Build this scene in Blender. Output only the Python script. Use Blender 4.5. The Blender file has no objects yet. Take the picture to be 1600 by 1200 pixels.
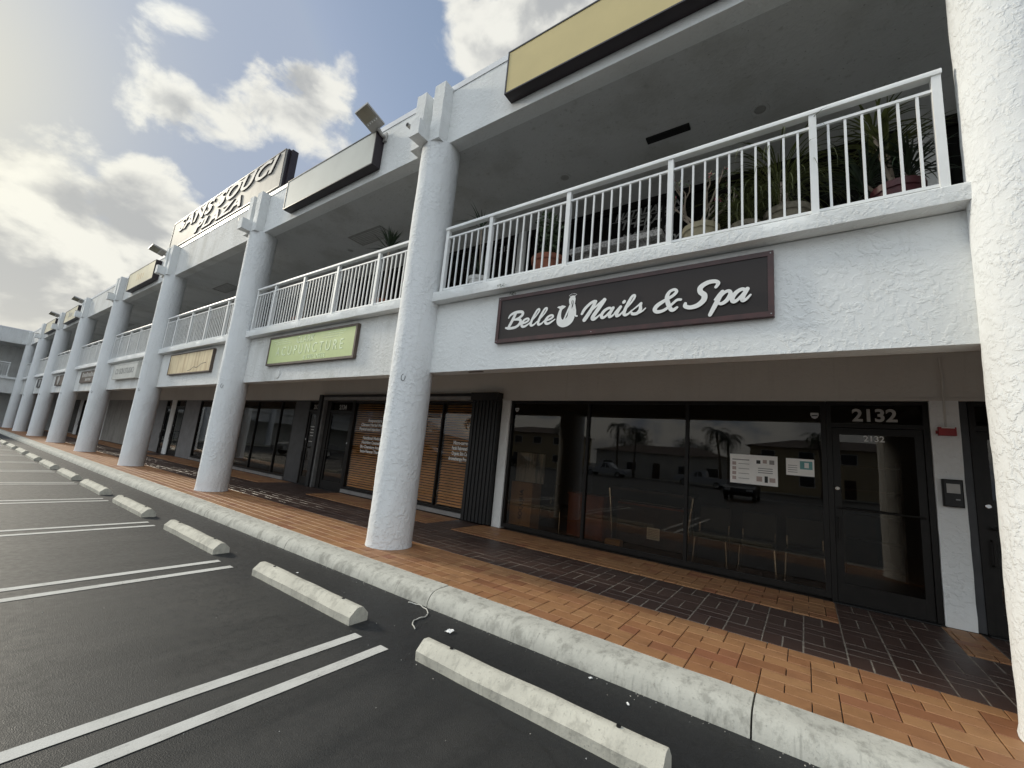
import bpy, bmesh, math, random
from mathutils import Vector, Matrix, noise
random.seed(7)
R = math.radians
scene = bpy.context.scene
COL = scene.collection

# ------------------------------------------------------------------ camera
cam_d = bpy.data.cameras.new('camera')
cam = bpy.data.objects.new('camera', cam_d)
COL.objects.link(cam)
cam_d.sensor_width = 36.0
cam_d.lens = 648.86 / 1600 * 36.0
cam_d.clip_start = 0.05
cam_d.clip_end = 3000
cam.matrix_world = (Matrix.Translation((4.967, -4.269, 1.446)) @ Matrix.Rotation(R(35.486), 4, 'Z')
                    @ Matrix.Rotation(R(99.6176), 4, 'X') @ Matrix.Rotation(R(5.2772), 4, 'Z'))
scene.camera = cam

# ------------------------------------------------------------------ light and sky
SUN_EL = R(24)
SUN_AZ = (-0.985, -0.17)
sun_vec = Vector((SUN_AZ[0] * math.cos(SUN_EL), SUN_AZ[1] * math.cos(SUN_EL), math.sin(SUN_EL))).normalized()
sun_d = bpy.data.lights.new('sun', 'SUN')
sun_d.energy = 2.1
sun_d.angle = R(8)
sun_d.color = (1.0, 0.92, 0.76)
sun = bpy.data.objects.new('sun', sun_d)
sun.rotation_euler = sun_vec.to_track_quat('Z', 'Y').to_euler()
COL.objects.link(sun)

world = bpy.data.worlds.new('World')
scene.world = world
world.use_nodes = True
SKY_STRENGTH = 0.11


def build_world():
    nt = world.node_tree
    nt.nodes.clear()
    N = nt.nodes.new
    L = nt.links.new

    def math_(op, a, b=None, c=None, clamp=False):
        n = N('ShaderNodeMath')
        n.operation = op
        n.use_clamp = clamp
        for i, v in enumerate((a, b, c)):
            if v is None:
                continue
            if isinstance(v, (int, float)):
                n.inputs[i].default_value = v
            else:
                L(v, n.inputs[i])
        return n.outputs[0]

    def mixc(f, a, b, mode='MIX'):
        n = N('ShaderNodeMix')
        n.data_type = 'RGBA'
        n.blend_type = mode
        for i, v in ((0, f), (6, a), (7, b)):
            if isinstance(v, (int, float)):
                n.inputs[i].default_value = v
            elif isinstance(v, tuple):
                n.inputs[i].default_value = (*v, 1)
            else:
                L(v, n.inputs[i])
        return n.outputs[2]

    out = N('ShaderNodeOutputWorld')
    bg = N('ShaderNodeBackground')
    bg.inputs[1].default_value = SKY_STRENGTH
    L(bg.outputs[0], out.inputs[0])
    sky = N('ShaderNodeTexSky')
    sky.sky_type = 'NISHITA'
    sky.sun_disc = False
    sky.sun_elevation = SUN_EL
    sky.sun_rotation = math.atan2(SUN_AZ[0], SUN_AZ[1])
    sky.dust_density = 2.2
    sky.air_density = 1.0
    sky.ozone_density = 1.0
    tc = N('ShaderNodeTexCoord')
    gen = tc.outputs['Generated']
    sep = N('ShaderNodeSeparateXYZ')
    L(gen, sep.inputs[0])
    zc = math_('MAXIMUM', sep.outputs[2], 0.0)
    comb = N('ShaderNodeVectorMath')
    comb.operation = 'MULTIPLY'
    L(gen, comb.inputs[0])
    comb.inputs[1].default_value = (1.0, 1.0, 1.5)
    def fbm(vec, scale, detail, rough, dist):
        n = N('ShaderNodeTexNoise')
        n.inputs['Scale'].default_value = scale
        n.inputs['Detail'].default_value = detail
        n.inputs['Roughness'].default_value = rough
        n.inputs['Distortion'].default_value = dist
        L(vec, n.inputs['Vector'])
        return n.outputs[0]

    off = N('ShaderNodeVectorMath')
    off.operation = 'ADD'
    L(comb.outputs[0], off.inputs[0])
    off.inputs[1].default_value = (sun_vec.x * 0.05, sun_vec.y * 0.05, 0.06)
    c1 = fbm(comb.outputs[0], 6.5, 12, 0.57, 0.25)
    c1s = fbm(off.outputs[0], 6.5, 5, 0.5, 0.25)
    c2 = fbm(comb.outputs[0], 1.6, 3, 0.5, 0.0)
    dens = math_('MULTIPLY_ADD', c2, 0.55, math_('MULTIPLY', c1, 1.75))
    relief = math_('SUBTRACT', c1s, c1)
    # where banks of cloud stand (+) and where the sky is open (-): direction, angular size, amount
    banks = [((-0.950, 0.095, 0.300), 14, 0.55), ((-0.974, 0.068, 0.218), 11, 0.32), ((-0.990, 0.10, 0.10), 14, 0.22),
             ((-0.815, 0.168, 0.555), 8.5, 0.56), ((-0.745, 0.270, 0.606), 5, 0.2), ((-0.712, 0.335, 0.617), 9, 0.44), ((-0.76, 0.30, 0.57), 7, 0.2),
             ((-0.907, 0.187, 0.378), 6, 0.42), ((-0.40, 0.497, 0.77), 10, 0.44), ((-0.50, 0.44, 0.745), 7, 0.4),
             ((-0.327, 0.559, 0.762), 10, 0.36), ((0.1, -0.95, 0.3), 80, 0.26),
             ((-0.72, 0.20, 0.67), 50, -0.40)]
    acc = dens
    for d, ang, amt in banks:
        dv = Vector(d).normalized()
        vm = N('ShaderNodeVectorMath')
        vm.operation = 'DOT_PRODUCT'
        L(gen, vm.inputs[0])
        vm.inputs[1].default_value = dv
        mr = N('ShaderNodeMapRange')
        mr.interpolation_type = 'SMOOTHSTEP'
        mr.inputs[1].default_value = math.cos(R(ang))
        mr.inputs[2].default_value = math.cos(R(ang * 0.12))
        mr.inputs[3].default_value = 0
        mr.inputs[4].default_value = amt
        L(vm.outputs['Value'], mr.inputs[0])
        acc = math_('ADD', acc, mr.outputs[0])
    mask = N('ShaderNodeMapRange')
    mask.interpolation_type = 'SMOOTHSTEP'
    mask.inputs[1].default_value = 1.14
    mask.inputs[2].default_value = 1.40
    L(acc, mask.inputs[0])
    body = math_('MINIMUM', math_('MAXIMUM', math_('SUBTRACT', acc, 1.25), 0.0), 0.38)
    tin = math_('ADD', math_('MULTIPLY_ADD', relief, 2.6, body), math_('MULTIPLY', math_('SUBTRACT', fbm(comb.outputs[0], 9.0, 5, 0.55, 0.2), 0.5), 0.8))
    thick = N('ShaderNodeMapRange')
    thick.interpolation_type = 'SMOOTHSTEP'
    thick.inputs[1].default_value = 0.02
    thick.inputs[2].default_value = 0.62
    L(tin, thick.inputs[0])
    sd = N('ShaderNodeVectorMath')
    sd.operation = 'DOT_PRODUCT'
    L(gen, sd.inputs[0])
    sd.inputs[1].default_value = sun_vec
    glow = math_('POWER', math_('MAXIMUM', sd.outputs['Value'], 0.0), 34.0)
    hz = math_('POWER', math_('SUBTRACT', 1.0, zc), 5.0)
    # thin veil of haze: paler toward the horizon and toward the sun
    # clouds facing the sun side from behind the viewer are front-lit, those over the roof are seen from their shaded side
    fl = N('ShaderNodeMapRange')
    fl.interpolation_type = 'SMOOTHSTEP'
    fl.inputs[1].default_value = 0.25
    fl.inputs[2].default_value = -0.65
    L(sep.outputs[1], fl.inputs[0])
    el = N('ShaderNodeMapRange')
    el.interpolation_type = 'SMOOTHSTEP'
    el.inputs[1].default_value = 0.05
    el.inputs[2].default_value = 0.7
    el.inputs[3].default_value = 0.10
    L(sep.outputs[2], el.inputs[0])
    front = math_('MULTIPLY', fl.outputs[0], el.outputs[0])
    base = mixc(math_('MULTIPLY_ADD', hz, 0.45, 0.50, True), mixc(1.0, sky.outputs[0], (3.5, 3.75, 4.4), 'DARKEN'), mixc(front, (2.25, 2.95, 4.1), (7.6, 8.1, 8.9)))
    base = mixc(math_('MULTIPLY', glow, 0.9, None, True), base, (6.5, 6.2, 5.0))
    lit = mixc(front, (6.5, 6.45, 6.0), (11.9, 13.2, 14.1))
    lit = mixc(math_('MULTIPLY', glow, 1.0, None, True), lit, (7.6, 7.3, 6.0))
    shade = mixc(front, (3.5, 3.6, 3.65), (9.5, 10.4, 11.1))
    shade = mixc(math_('MULTIPLY', glow, 0.8, None, True), shade, (3.9, 3.8, 3.45))
    cloud = mixc(thick.outputs[0], lit, shade)
    col = mixc(mask.outputs[0], base, cloud)
    # the low sky on the sun's side is bright with haze
    ah = N('ShaderNodeVectorMath')
    ah.operation = 'DOT_PRODUCT'
    L(gen, ah.inputs[0])
    ah.inputs[1].default_value = (SUN_AZ[0], SUN_AZ[1], 0.0)
    low = math_('MULTIPLY', math_('POWER', math_('MAXIMUM', ah.outputs['Value'], 0.0), 3.0), math_('POWER', math_('SUBTRACT', 1.0, zc), 8.0))
    col = mixc(math_('MULTIPLY', low, 0.75, None, True), col, (8.0, 7.5, 6.0))
    L(col, bg.inputs[0])


build_world()
scene.view_settings.view_transform = 'Standard'
scene.view_settings.look = 'None'
scene.view_settings.gamma = 1.0
scene.view_settings.use_curve_mapping = False
scene.view_settings.exposure = 0.30
scene.render.film_transparent = False


# ------------------------------------------------------------------ materials
class Mat:
    def __init__(s, name):
        s.m = bpy.data.materials.new(name)
        s.m.use_nodes = True
        s.nt = s.m.node_tree
        s.b = s.nt.nodes['Principled BSDF']
        s.out = s.nt.nodes['Material Output']
        s._pos = None

    def N(s, t):
        return s.nt.nodes.new(t)

    def L(s, a, b):
        s.nt.links.new(a, b)

    def pos(s, scale=(1, 1, 1), obj=False):
        if obj:
            g = s.N('ShaderNodeTexCoord').outputs['Object']
        else:
            g = s.N('ShaderNodeNewGeometry').outputs['Position']
        if scale == (1, 1, 1):
            return g
        m = s.N('ShaderNodeMapping')
        m.inputs['Scale'].default_value = scale
        s.L(g, m.inputs[0])
        return m.outputs[0]

    def noise(s, scale, detail=4, rough=0.55, vec=None, dist=0.0):
        n = s.N('ShaderNodeTexNoise')
        n.inputs['Scale'].default_value = scale
        n.inputs['Detail'].default_value = detail
        n.inputs['Roughness'].default_value = rough
        n.inputs['Distortion'].default_value = dist
        s.L(vec if vec is not None else s.pos(), n.inputs['Vector'])
        return n.outputs[0]

    def ramp(s, fac, lo, hi, a=0.0, b=1.0, smooth=True):
        n = s.N('ShaderNodeMapRange')
        n.interpolation_type = 'SMOOTHSTEP' if smooth else 'LINEAR'
        n.inputs[1].default_value = lo
        n.inputs[2].default_value = hi
        n.inputs[3].default_value = a
        n.inputs[4].default_value = b
        s.L(fac, n.inputs[0])
        return n.outputs[0]

    def math(s, op, a, b=None, clamp=False):
        n = s.N('ShaderNodeMath')
        n.operation = op
        n.use_clamp = clamp
        for i, v in enumerate((a, b)):
            if v is None:
                continue
            if isinstance(v, (int, float)):
                n.inputs[i].default_value = v
            else:
                s.L(v, n.inputs[i])
        return n.outputs[0]

    def mix(s, f, a, b, mode='MIX'):
        n = s.N('ShaderNodeMix')
        n.data_type = 'RGBA'
        n.blend_type = mode
        for i, v in ((0, f), (6, a), (7, b)):
            if isinstance(v, (int, float)):
                n.inputs[i].default_value = v
            elif isinstance(v, tuple):
                n.inputs[i].default_value = (*v, 1)
            else:
                s.L(v, n.inputs[i])
        return n.outputs[2]

    def bump(s, h, strength, dist):
        n = s.N('ShaderNodeBump')
        n.inputs['Strength'].default_value = strength
        n.inputs['Distance'].default_value = dist
        s.L(h, n.inputs['Height'])
        s.L(n.outputs[0], s.b.inputs['Normal'])

    def set(s, col=None, rough=None, metal=None, spec=None):
        if col is not None:
            if isinstance(col, tuple):
                s.b.inputs['Base Color'].default_value = (*col, 1)
            else:
                s.L(col, s.b.inputs['Base Color'])
        if rough is not None:
            if isinstance(rough, (int, float)):
                s.b.inputs['Roughness'].default_value = rough
            else:
                s.L(rough, s.b.inputs['Roughness'])
        if metal is not None:
            s.b.inputs['Metallic'].default_value = metal
        if spec is not None:
            s.b.inputs['Specular IOR Level'].default_value = spec
        return s.m


M = {}


def simple(name, col, rough=0.5, metal=0.0, var=0.12, vs=6.0, spec=None, bump=0.0, bs=60):
    m = Mat(name)
    n = m.noise(vs, 5)
    c = m.mix(m.ramp(n, 0.3, 0.7), tuple(v * (1 - var) for v in col), tuple(min(1, v * (1 + var)) for v in col))
    if bump:
        m.bump(m.noise(bs, 4), bump, 0.01)
    M[name] = m.set(c, rough, metal, spec)
    return m


def stucco(name, col, relief=1.0, dirt=0.3):
    m = Mat(name)
    p = m.pos()
    warp = m.N('ShaderNodeVectorMath')
    warp.operation = 'MULTIPLY_ADD'
    nz = m.N('ShaderNodeTexNoise')
    nz.inputs['Scale'].default_value = 5.0
    nz.inputs['Detail'].default_value = 3
    m.L(p, nz.inputs['Vector'])
    m.L(nz.outputs['Color'], warp.inputs[0])
    warp.inputs[1].default_value = (0.05, 0.05, 0.05)
    m.L(p, warp.inputs[2])
    trowel = m.noise(17, 4, 0.6, warp.outputs[0], 0.2)
    plate = m.ramp(trowel, 0.46, 0.60)
    coarse = m.noise(2.3, 4, 0.6, p)
    skid = m.math('MULTIPLY', plate, m.ramp(coarse, 0.36, 0.64, 0.3, 1.0))
    fine = m.noise(60, 5, 0.7, p)
    h = m.math('ADD', m.math('MULTIPLY', skid, 0.7), m.math('ADD', m.math('MULTIPLY', fine, 0.28), m.math('MULTIPLY', trowel, 0.5)))
    m.bump(h, 0.6 * relief, 0.010)
    blot = m.noise(1.1, 6, 0.62, m.pos((1, 1, 0.45)))
    c = m.mix(m.ramp(blot, 0.42, 0.75, 0, dirt), col, (col[0] * 0.72, col[1] * 0.71, col[2] * 0.68))
    streak = m.noise(2.4, 5, 0.6, m.pos((5, 5, 0.35)))
    c = m.mix(m.ramp(streak, 0.56, 0.8, 0, dirt * 0.9), c, (col[0] * 0.62, col[1] * 0.61, col[2] * 0.57))
    spots = m.noise(34, 2, 0.5, p)
    c = m.mix(m.ramp(spots, 0.70, 0.76, 0, 0.35 * dirt / 0.3), c, (0.25, 0.24, 0.22))
    M[name] = m.set(c, 0.78, 0, 0.3)


stucco('stucco', (0.79, 0.805, 0.80), 1.0, 0.28)
stucco('stucco_beam', (0.74, 0.745, 0.73), 1.1, 0.9)
stucco('stucco_column', (0.78, 0.80, 0.81), 1.25, 0.25)
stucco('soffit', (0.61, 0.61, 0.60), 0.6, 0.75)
stucco('bulkhead', (0.66, 0.64, 0.60), 0.45, 0.25)
simple('white_metal', (0.80, 0.81, 0.80), 0.42, 0, 0.06, 3)
simple('coping', (0.74, 0.75, 0.76), 0.35, 0.0, 0.05, 2)
simple('bronze', (0.010, 0.0085, 0.0075), 0.45, 0.0, 0.2, 8, spec=0.3)
simple('black_metal', (0.009, 0.009, 0.0095), 0.5, 0.0, 0.25, 8)
simple('grey_metal', (0.33, 0.33, 0.33), 0.4, 0.6, 0.12, 5)
simple('chrome', (0.85, 0.85, 0.85), 0.16, 1.0, 0.04)
simple('lamp_grey', (0.40, 0.39, 0.37), 0.5, 0.2, 0.1)
simple('lens', (0.26, 0.25, 0.2), 0.12, 0.0, 0.1)
simple('red_box', (0.32, 0.018, 0.02), 0.4)
simple('dark_panel', (0.045, 0.046, 0.05), 0.5, 0, 0.2, 4)
simple('grey_panel', (0.20, 0.20, 0.205), 0.5, 0, 0.12, 3)
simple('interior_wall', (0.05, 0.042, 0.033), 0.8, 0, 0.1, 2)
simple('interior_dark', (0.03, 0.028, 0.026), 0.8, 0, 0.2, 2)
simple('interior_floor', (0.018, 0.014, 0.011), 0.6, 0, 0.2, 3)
simple('cardboard', (0.46, 0.28, 0.15), 0.8, 0, 0.12, 5)
simple('ink', (0.02, 0.02, 0.02), 0.6)
simple('cherry_wood', (0.26, 0.07, 0.03), 0.35, 0, 0.25, 5)
simple('brown_wood', (0.055, 0.03, 0.018), 0.4, 0, 0.25, 5)
simple('black_vinyl', (0.012, 0.012, 0.012), 0.4, 0, 0.2)
simple('paper', (0.86, 0.85, 0.82), 0.7, 0, 0.05)
simple('print_grey', (0.30, 0.29, 0.28), 0.7)
simple('print_pink', (0.45, 0.36, 0.33), 0.7)
simple('print_teal', (0.15, 0.36, 0.36), 0.7)
simple('letter_white', (0.80, 0.80, 0.78), 0.45, 0, 0.04)
simple('letter_dim', (0.42, 0.41, 0.39), 0.5, 0, 0.15)
simple('letter_grey', (0.30, 0.30, 0.29), 0.5, 0, 0.2, 14)
simple('sign_brown', (0.024, 0.018, 0.017), 0.45, 0, 0.1, 1.5, spec=0.3)
simple('sign_frame_red', (0.045, 0.013, 0.013), 0.42, 0, 0.3, 7)
simple('sign_gold', (0.60, 0.49, 0.22), 0.5, 0, 0.05, 1.2)
simple('sign_silver', (0.48, 0.50, 0.47), 0.6, 0, 0.05, 1.2)
simple('sign_cream', (0.72, 0.64, 0.42), 0.32, 0, 0.1, 1.2)
simple('sign_green', (0.52, 0.61, 0.27), 0.4, 0, 0.06, 1.5)
simple('sign_pale', (0.60, 0.60, 0.56), 0.4, 0, 0.08, 2)
simple('sign_wood', (0.10, 0.075, 0.06), 0.6, 0, 0.2, 3)
simple('letter_pale_green', (0.74, 0.84, 0.56), 0.45, 0, 0.2, 14)
simple('sign_box', (0.018, 0.012, 0.016), 0.42, 0.0, 0.3, 2)
simple('terracotta', (0.22, 0.075, 0.04), 0.75, 0, 0.2, 9)
simple('pot_tan', (0.34, 0.30, 0.20), 0.7, 0, 0.15, 9)
simple('pot_burgundy', (0.075, 0.014, 0.02), 0.45, 0, 0.2, 9)
simple('pot_stone', (0.18, 0.16, 0.12), 0.8, 0, 0.3, 14)
simple('pot_white', (0.6, 0.6, 0.58), 0.5, 0, 0.1, 9)
simple('soil', (0.03, 0.022, 0.016), 0.95, 0, 0.4, 30)
simple('leaf_olive', (0.085, 0.10, 0.028), 0.5, 0, 0.45, 9)
simple('leaf_green', (0.038, 0.062, 0.022), 0.5, 0, 0.45, 9)
simple('leaf_dark', (0.022, 0.04, 0.018), 0.5, 0, 0.4, 9)
simple('twig', (0.23, 0.19, 0.15), 0.8, 0, 0.2, 20)
simple('flower_pink', (0.55, 0.16, 0.2), 0.6, 0, 0.2, 20)
simple('granite_bench', (0.26, 0.25, 0.24), 0.7, 0, 0.5, 45)
simple('blind_wood', (0.60, 0.29, 0.10), 0.5, 0, 0.16, 3)
simple('trunk', (0.16, 0.13, 0.10), 0.9, 0, 0.3, 9)
simple('house_wall', (0.60, 0.48, 0.30), 0.85, 0, 0.08, 1)
simple('house_wall_pale', (0.70, 0.67, 0.60), 0.85, 0, 0.08, 1)
simple('house_roof', (0.13, 0.10, 0.085), 0.85, 0, 0.25, 2)
simple('car_white', (0.72, 0.72, 0.71), 0.25, 0, 0.03)
simple('car_dark', (0.02, 0.022, 0.026), 0.25, 0, 0.1)
simple('car_silver', (0.36, 0.37, 0.38), 0.28, 0.4, 0.05)
simple('tyre', (0.016, 0.016, 0.016), 0.8)
simple('tail_red', (0.35, 0.01, 0.01), 0.25)
simple('pebble', (0.42, 0.40, 0.36), 0.9, 0, 0.4, 40)
simple('cable_grey', (0.48, 0.47, 0.43), 0.6, 0, 0.2, 20)
simple('sticker', (0.55, 0.56, 0.56), 0.5)


def glass(name, tint, extra=0.0):
    m = Mat(name)
    m.nt.nodes.remove(m.b)
    tr = m.N('ShaderNodeBsdfTransparent')
    tr.inputs[0].default_value = (*tint, 1)
    gl = m.N('ShaderNodeBsdfGlossy')
    gl.inputs['Roughness'].default_value = 0.0
    lw = m.N('ShaderNodeLayerWeight')
    lw.inputs['Blend'].default_value = 0.5
    f5 = m.math('POWER', lw.outputs['Facing'], 5.0)
    f = m.math('MULTIPLY_ADD', f5, 0.94)
    f.node.inputs[2].default_value = 0.045 + extra
    mx = m.N('ShaderNodeMixShader')
    m.L(f, mx.inputs[0])
    m.L(tr.outputs[0], mx.inputs[1])
    m.L(gl.outputs[0], mx.inputs[2])
    m.L(mx.outputs[0], m.out.inputs[0])
    # faint waviness of the pane
    bp = m.N('ShaderNodeBump')
    bp.inputs['Strength'].default_value = 0.04
    bp.inputs['Distance'].default_value = 0.02
    nz = m.noise(1.2, 1, 0.4)
    m.L(nz, bp.inputs['Height'])
    m.L(bp.outputs[0], gl.inputs['Normal'])
    M[name] = m.m


glass('glass', (0.66, 0.61, 0.54))
glass('glass_clear', (0.93, 0.92, 0.90))
glass('glass_dark', (0.42, 0.40, 0.37))
glass('car_glass', (0.12, 0.13, 0.13))


def asphalt():
    m = Mat('asphalt')
    p = m.pos()
    sx = m.N('ShaderNodeSeparateXYZ')
    m.L(p, sx.inputs[0])
    drag = m.noise(1.0, 7, 0.62, m.pos((3.2, 0.35, 1)), 0.3)
    patch = m.noise(0.35, 4, 0.55, p)
    fine = m.noise(120, 3, 0.6, p)
    mid = m.noise(14, 5, 0.65, p)
    c = m.mix(m.ramp(drag, 0.36, 0.64), (0.014, 0.0145, 0.0145), (0.033, 0.032, 0.030))
    c = m.mix(m.ramp(patch, 0.5, 0.75, 0, 0.5), c, (0.052, 0.050, 0.046))
    # the strip in front of the kerb is newer, blacker sealer with an uneven edge
    oil = m.noise(1.1, 5, 0.6, m.pos((1.3, 0.8, 1)))
    c = m.mix(m.ramp(oil, 0.56, 0.68, 0, 0.65), c, (0.010, 0.010, 0.010))
    dust = m.noise(0.6, 5, 0.65, m.pos((1.0, 0.5, 1)), 0.5)
    c = m.mix(m.ramp(dust, 0.52, 0.72, 0, 0.5), c, (0.066, 0.062, 0.054))
    c = m.mix(m.ramp(fine, 0.35, 0.7, 0, 0.4), c, (0.042, 0.041, 0.038))
    wob = m.math('ADD', sx.outputs[1], m.math('MULTIPLY', m.math('SUBTRACT', mid, 0.5), 0.35))
    c = m.mix(m.ramp(wob, -2.3, -1.7, 0, 0.9), c, (0.012, 0.013, 0.0145))
    wv = m.N('ShaderNodeVectorMath')
    wv.operation = 'MULTIPLY_ADD'
    wn = m.N('ShaderNodeTexNoise')
    wn.inputs['Scale'].default_value = 3.0
    wn.inputs['Detail'].default_value = 6
    m.L(p, wn.inputs['Vector'])
    m.L(wn.outputs['Color'], wv.inputs[0])
    wv.inputs[1].default_value = (0.5, 0.5, 0.0)
    m.L(p, wv.inputs[2])
    ve = m.N('ShaderNodeTexVoronoi')
    ve.feature = 'DISTANCE_TO_EDGE'
    ve.inputs['Scale'].default_value = 0.33
    m.L(wv.outputs[0], ve.inputs['Vector'])
    crack = m.math('MULTIPLY', m.ramp(ve.outputs['Distance'], 0.0, 0.006, 1.0, 0.0), m.ramp(patch, 0.42, 0.55))
    c = m.mix(m.math('MULTIPLY', crack, 0.8), c, (0.012, 0.012, 0.012))
    drops = m.noise(22, 2, 0.4, p)
    c = m.mix(m.ramp(drops, 0.72, 0.76, 0, 0.6), c, (0.014, 0.014, 0.014))
    vor = m.N('ShaderNodeTexVoronoi')
    vor.inputs['Scale'].default_value = 160
    m.L(p, vor.inputs['Vector'])
    h = m.math('ADD', m.math('MULTIPLY', vor.outputs['Distance'], 1.0), m.math('MULTIPLY', fine, 0.4))
    m.bump(h, 0.4, 0.003)
    M['asphalt'] = m.set(c, m.ramp(mid, 0.3, 0.7, 0.48, 0.66), 0, 0.5)


asphalt()


def concrete(name, col, stain):
    m = Mat(name)
    p = m.pos()
    blot = m.noise(2.2, 7, 0.65, p)
    speck = m.noise(42, 4, 0.7, p)
    grime = m.noise(9, 6, 0.7, m.pos((1, 1, 0.5)))
    drip = m.noise(7, 4, 0.6, m.pos((4, 1, 0.25)))
    c = m.mix(m.ramp(blot, 0.35, 0.7), tuple(v * 0.88 for v in col), tuple(v * 1.06 for v in col))
    c = m.mix(m.ramp(grime, 0.47, 0.66, 0, stain), c, (0.13, 0.125, 0.105))
    c = m.mix(m.ramp(drip, 0.56, 0.72, 0, stain * 0.75), c, (0.10, 0.10, 0.09))
    c = m.mix(m.ramp(speck, 0.58, 0.72, 0, 0.5), c, (0.14, 0.13, 0.11))
    m.bump(m.math('ADD', speck, m.math('MULTIPLY', grime, 0.8)), 0.5, 0.006)
    M[name] = m.set(c, 0.88, 0, 0.25)


concrete('kerb_concrete', (0.54, 0.53, 0.47), 0.45)
concrete('stop_concrete', (0.59, 0.565, 0.48), 0.32)


def tile_mat(name, cols, rough, grime=0.35):
    m = Mat(name)
    oi = m.N('ShaderNodeObjectInfo')
    at = m.N('ShaderNodeAttribute')
    at.attribute_name = 'tone'
    rnd = m.math('ADD', m.math('MULTIPLY', oi.outputs['Random'], 1.0), at.outputs['Fac'])
    rnd = m.math('FRACT', rnd)
    cr = m.N('ShaderNodeValToRGB')
    cr.color_ramp.elements[0].color = (*cols[0], 1)
    cr.color_ramp.elements[1].color = (*cols[-1], 1)
    for i, cc in enumerate(cols[1:-1]):
        e = cr.color_ramp.elements.new((i + 1) / (len(cols) - 1))
        e.color = (*cc, 1)
    m.L(rnd, cr.inputs[0])
    n = m.noise(4.5, 6, 0.65)
    c = m.mix(m.ramp(n, 0.42, 0.72, 0, grime), cr.outputs[0], tuple(v * 0.5 for v in cols[0]))
    stain = m.noise(1.7, 6, 0.65)
    c = m.mix(m.ramp(stain, 0.52, 0.72, 0, 0.45), c, tuple(v * 0.42 for v in cols[0]))
    grain = m.noise(16, 5, 0.6, m.pos((1, 7, 1)))
    c = m.mix(m.ramp(grain, 0.4, 0.75, 0, 0.32), c, tuple(v * 0.6 for v in cols[-1]))
    m.bump(m.noise(90, 3), 0.25, 0.003)
    M[name] = m.set(c, rough, 0, 0.4)


tile_mat('tile_orange', [(0.27, 0.118, 0.056), (0.355, 0.182, 0.083), (0.38, 0.202, 0.094), (0.33, 0.156, 0.072), (0.39, 0.212, 0.10), (0.29, 0.12, 0.062)], 0.55, 0.3)
tile_mat('tile_brown', [(0.055, 0.030, 0.024), (0.068, 0.039, 0.031), (0.060, 0.036, 0.029), (0.078, 0.047, 0.038)], 0.42, 0.2)
simple('grout', (0.055, 0.045, 0.036), 0.9, 0, 0.4, 20)
simple('grout_light', (0.22, 0.19, 0.155), 0.9, 0, 0.3, 14)


def stripe_mat():
    m = Mat('stripe_paint')
    p = m.pos()
    w = m.noise(16, 6, 0.7, p)
    w2 = m.noise(3, 4, 0.6, p)
    c = m.mix(m.ramp(m.math('ADD', w, m.math('MULTIPLY', w2, 0.35)), 0.82, 0.92), (0.62, 0.61, 0.57), (0.10, 0.10, 0.095))
    c = m.mix(m.ramp(w2, 0.4, 0.7, 0, 0.3), c, (0.40, 0.39, 0.35))
    hair = m.noise(5, 6, 0.7, m.pos((9, 0.8, 1)), 0.4)
    hl = m.math('ABSOLUTE', m.math('SUBTRACT', hair, 0.5))
    c = m.mix(m.math('MULTIPLY', m.ramp(hl, 0.0, 0.012, 0.75, 0.0), m.ramp(w2, 0.45, 0.6)), c, (0.07, 0.07, 0.065))
    m.bump(m.noise(120, 3), 0.4, 0.003)
    M['stripe_paint'] = m.set(c, 0.7, 0, 0.35)


stripe_mat()


def weathered_sign(name, base, streak, scale):
    m = Mat(name)
    s = m.noise(scale, 5, 0.65, m.pos((1.0, 1, 0.12)))
    s2 = m.noise(1.6, 5, 0.6)
    c = m.mix(m.ramp(s, 0.45, 0.65, 0, 0.75), base, streak)
    c = m.mix(m.ramp(s2, 0.45, 0.75, 0, 0.45), c, tuple(v * 0.7 for v in streak))
    M[name] = m.set(c, 0.6, 0, 0.3)


weathered_sign('sign_faded', (0.74, 0.62, 0.40), (0.52, 0.38, 0.22), 7)
weathered_sign('sign_roof_face', (0.43, 0.41, 0.37), (0.34, 0.32, 0.29), 2.2)
simple('sign_letter', (0.56, 0.54, 0.50), 0.6, 0, 0.08)
weathered_sign('marble_print', (0.55, 0.58, 0.62), (0.10, 0.17, 0.28), 9)
weathered_sign('ply_grey', (0.30, 0.29, 0.27), (0.20, 0.19, 0.18), 6)


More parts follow.
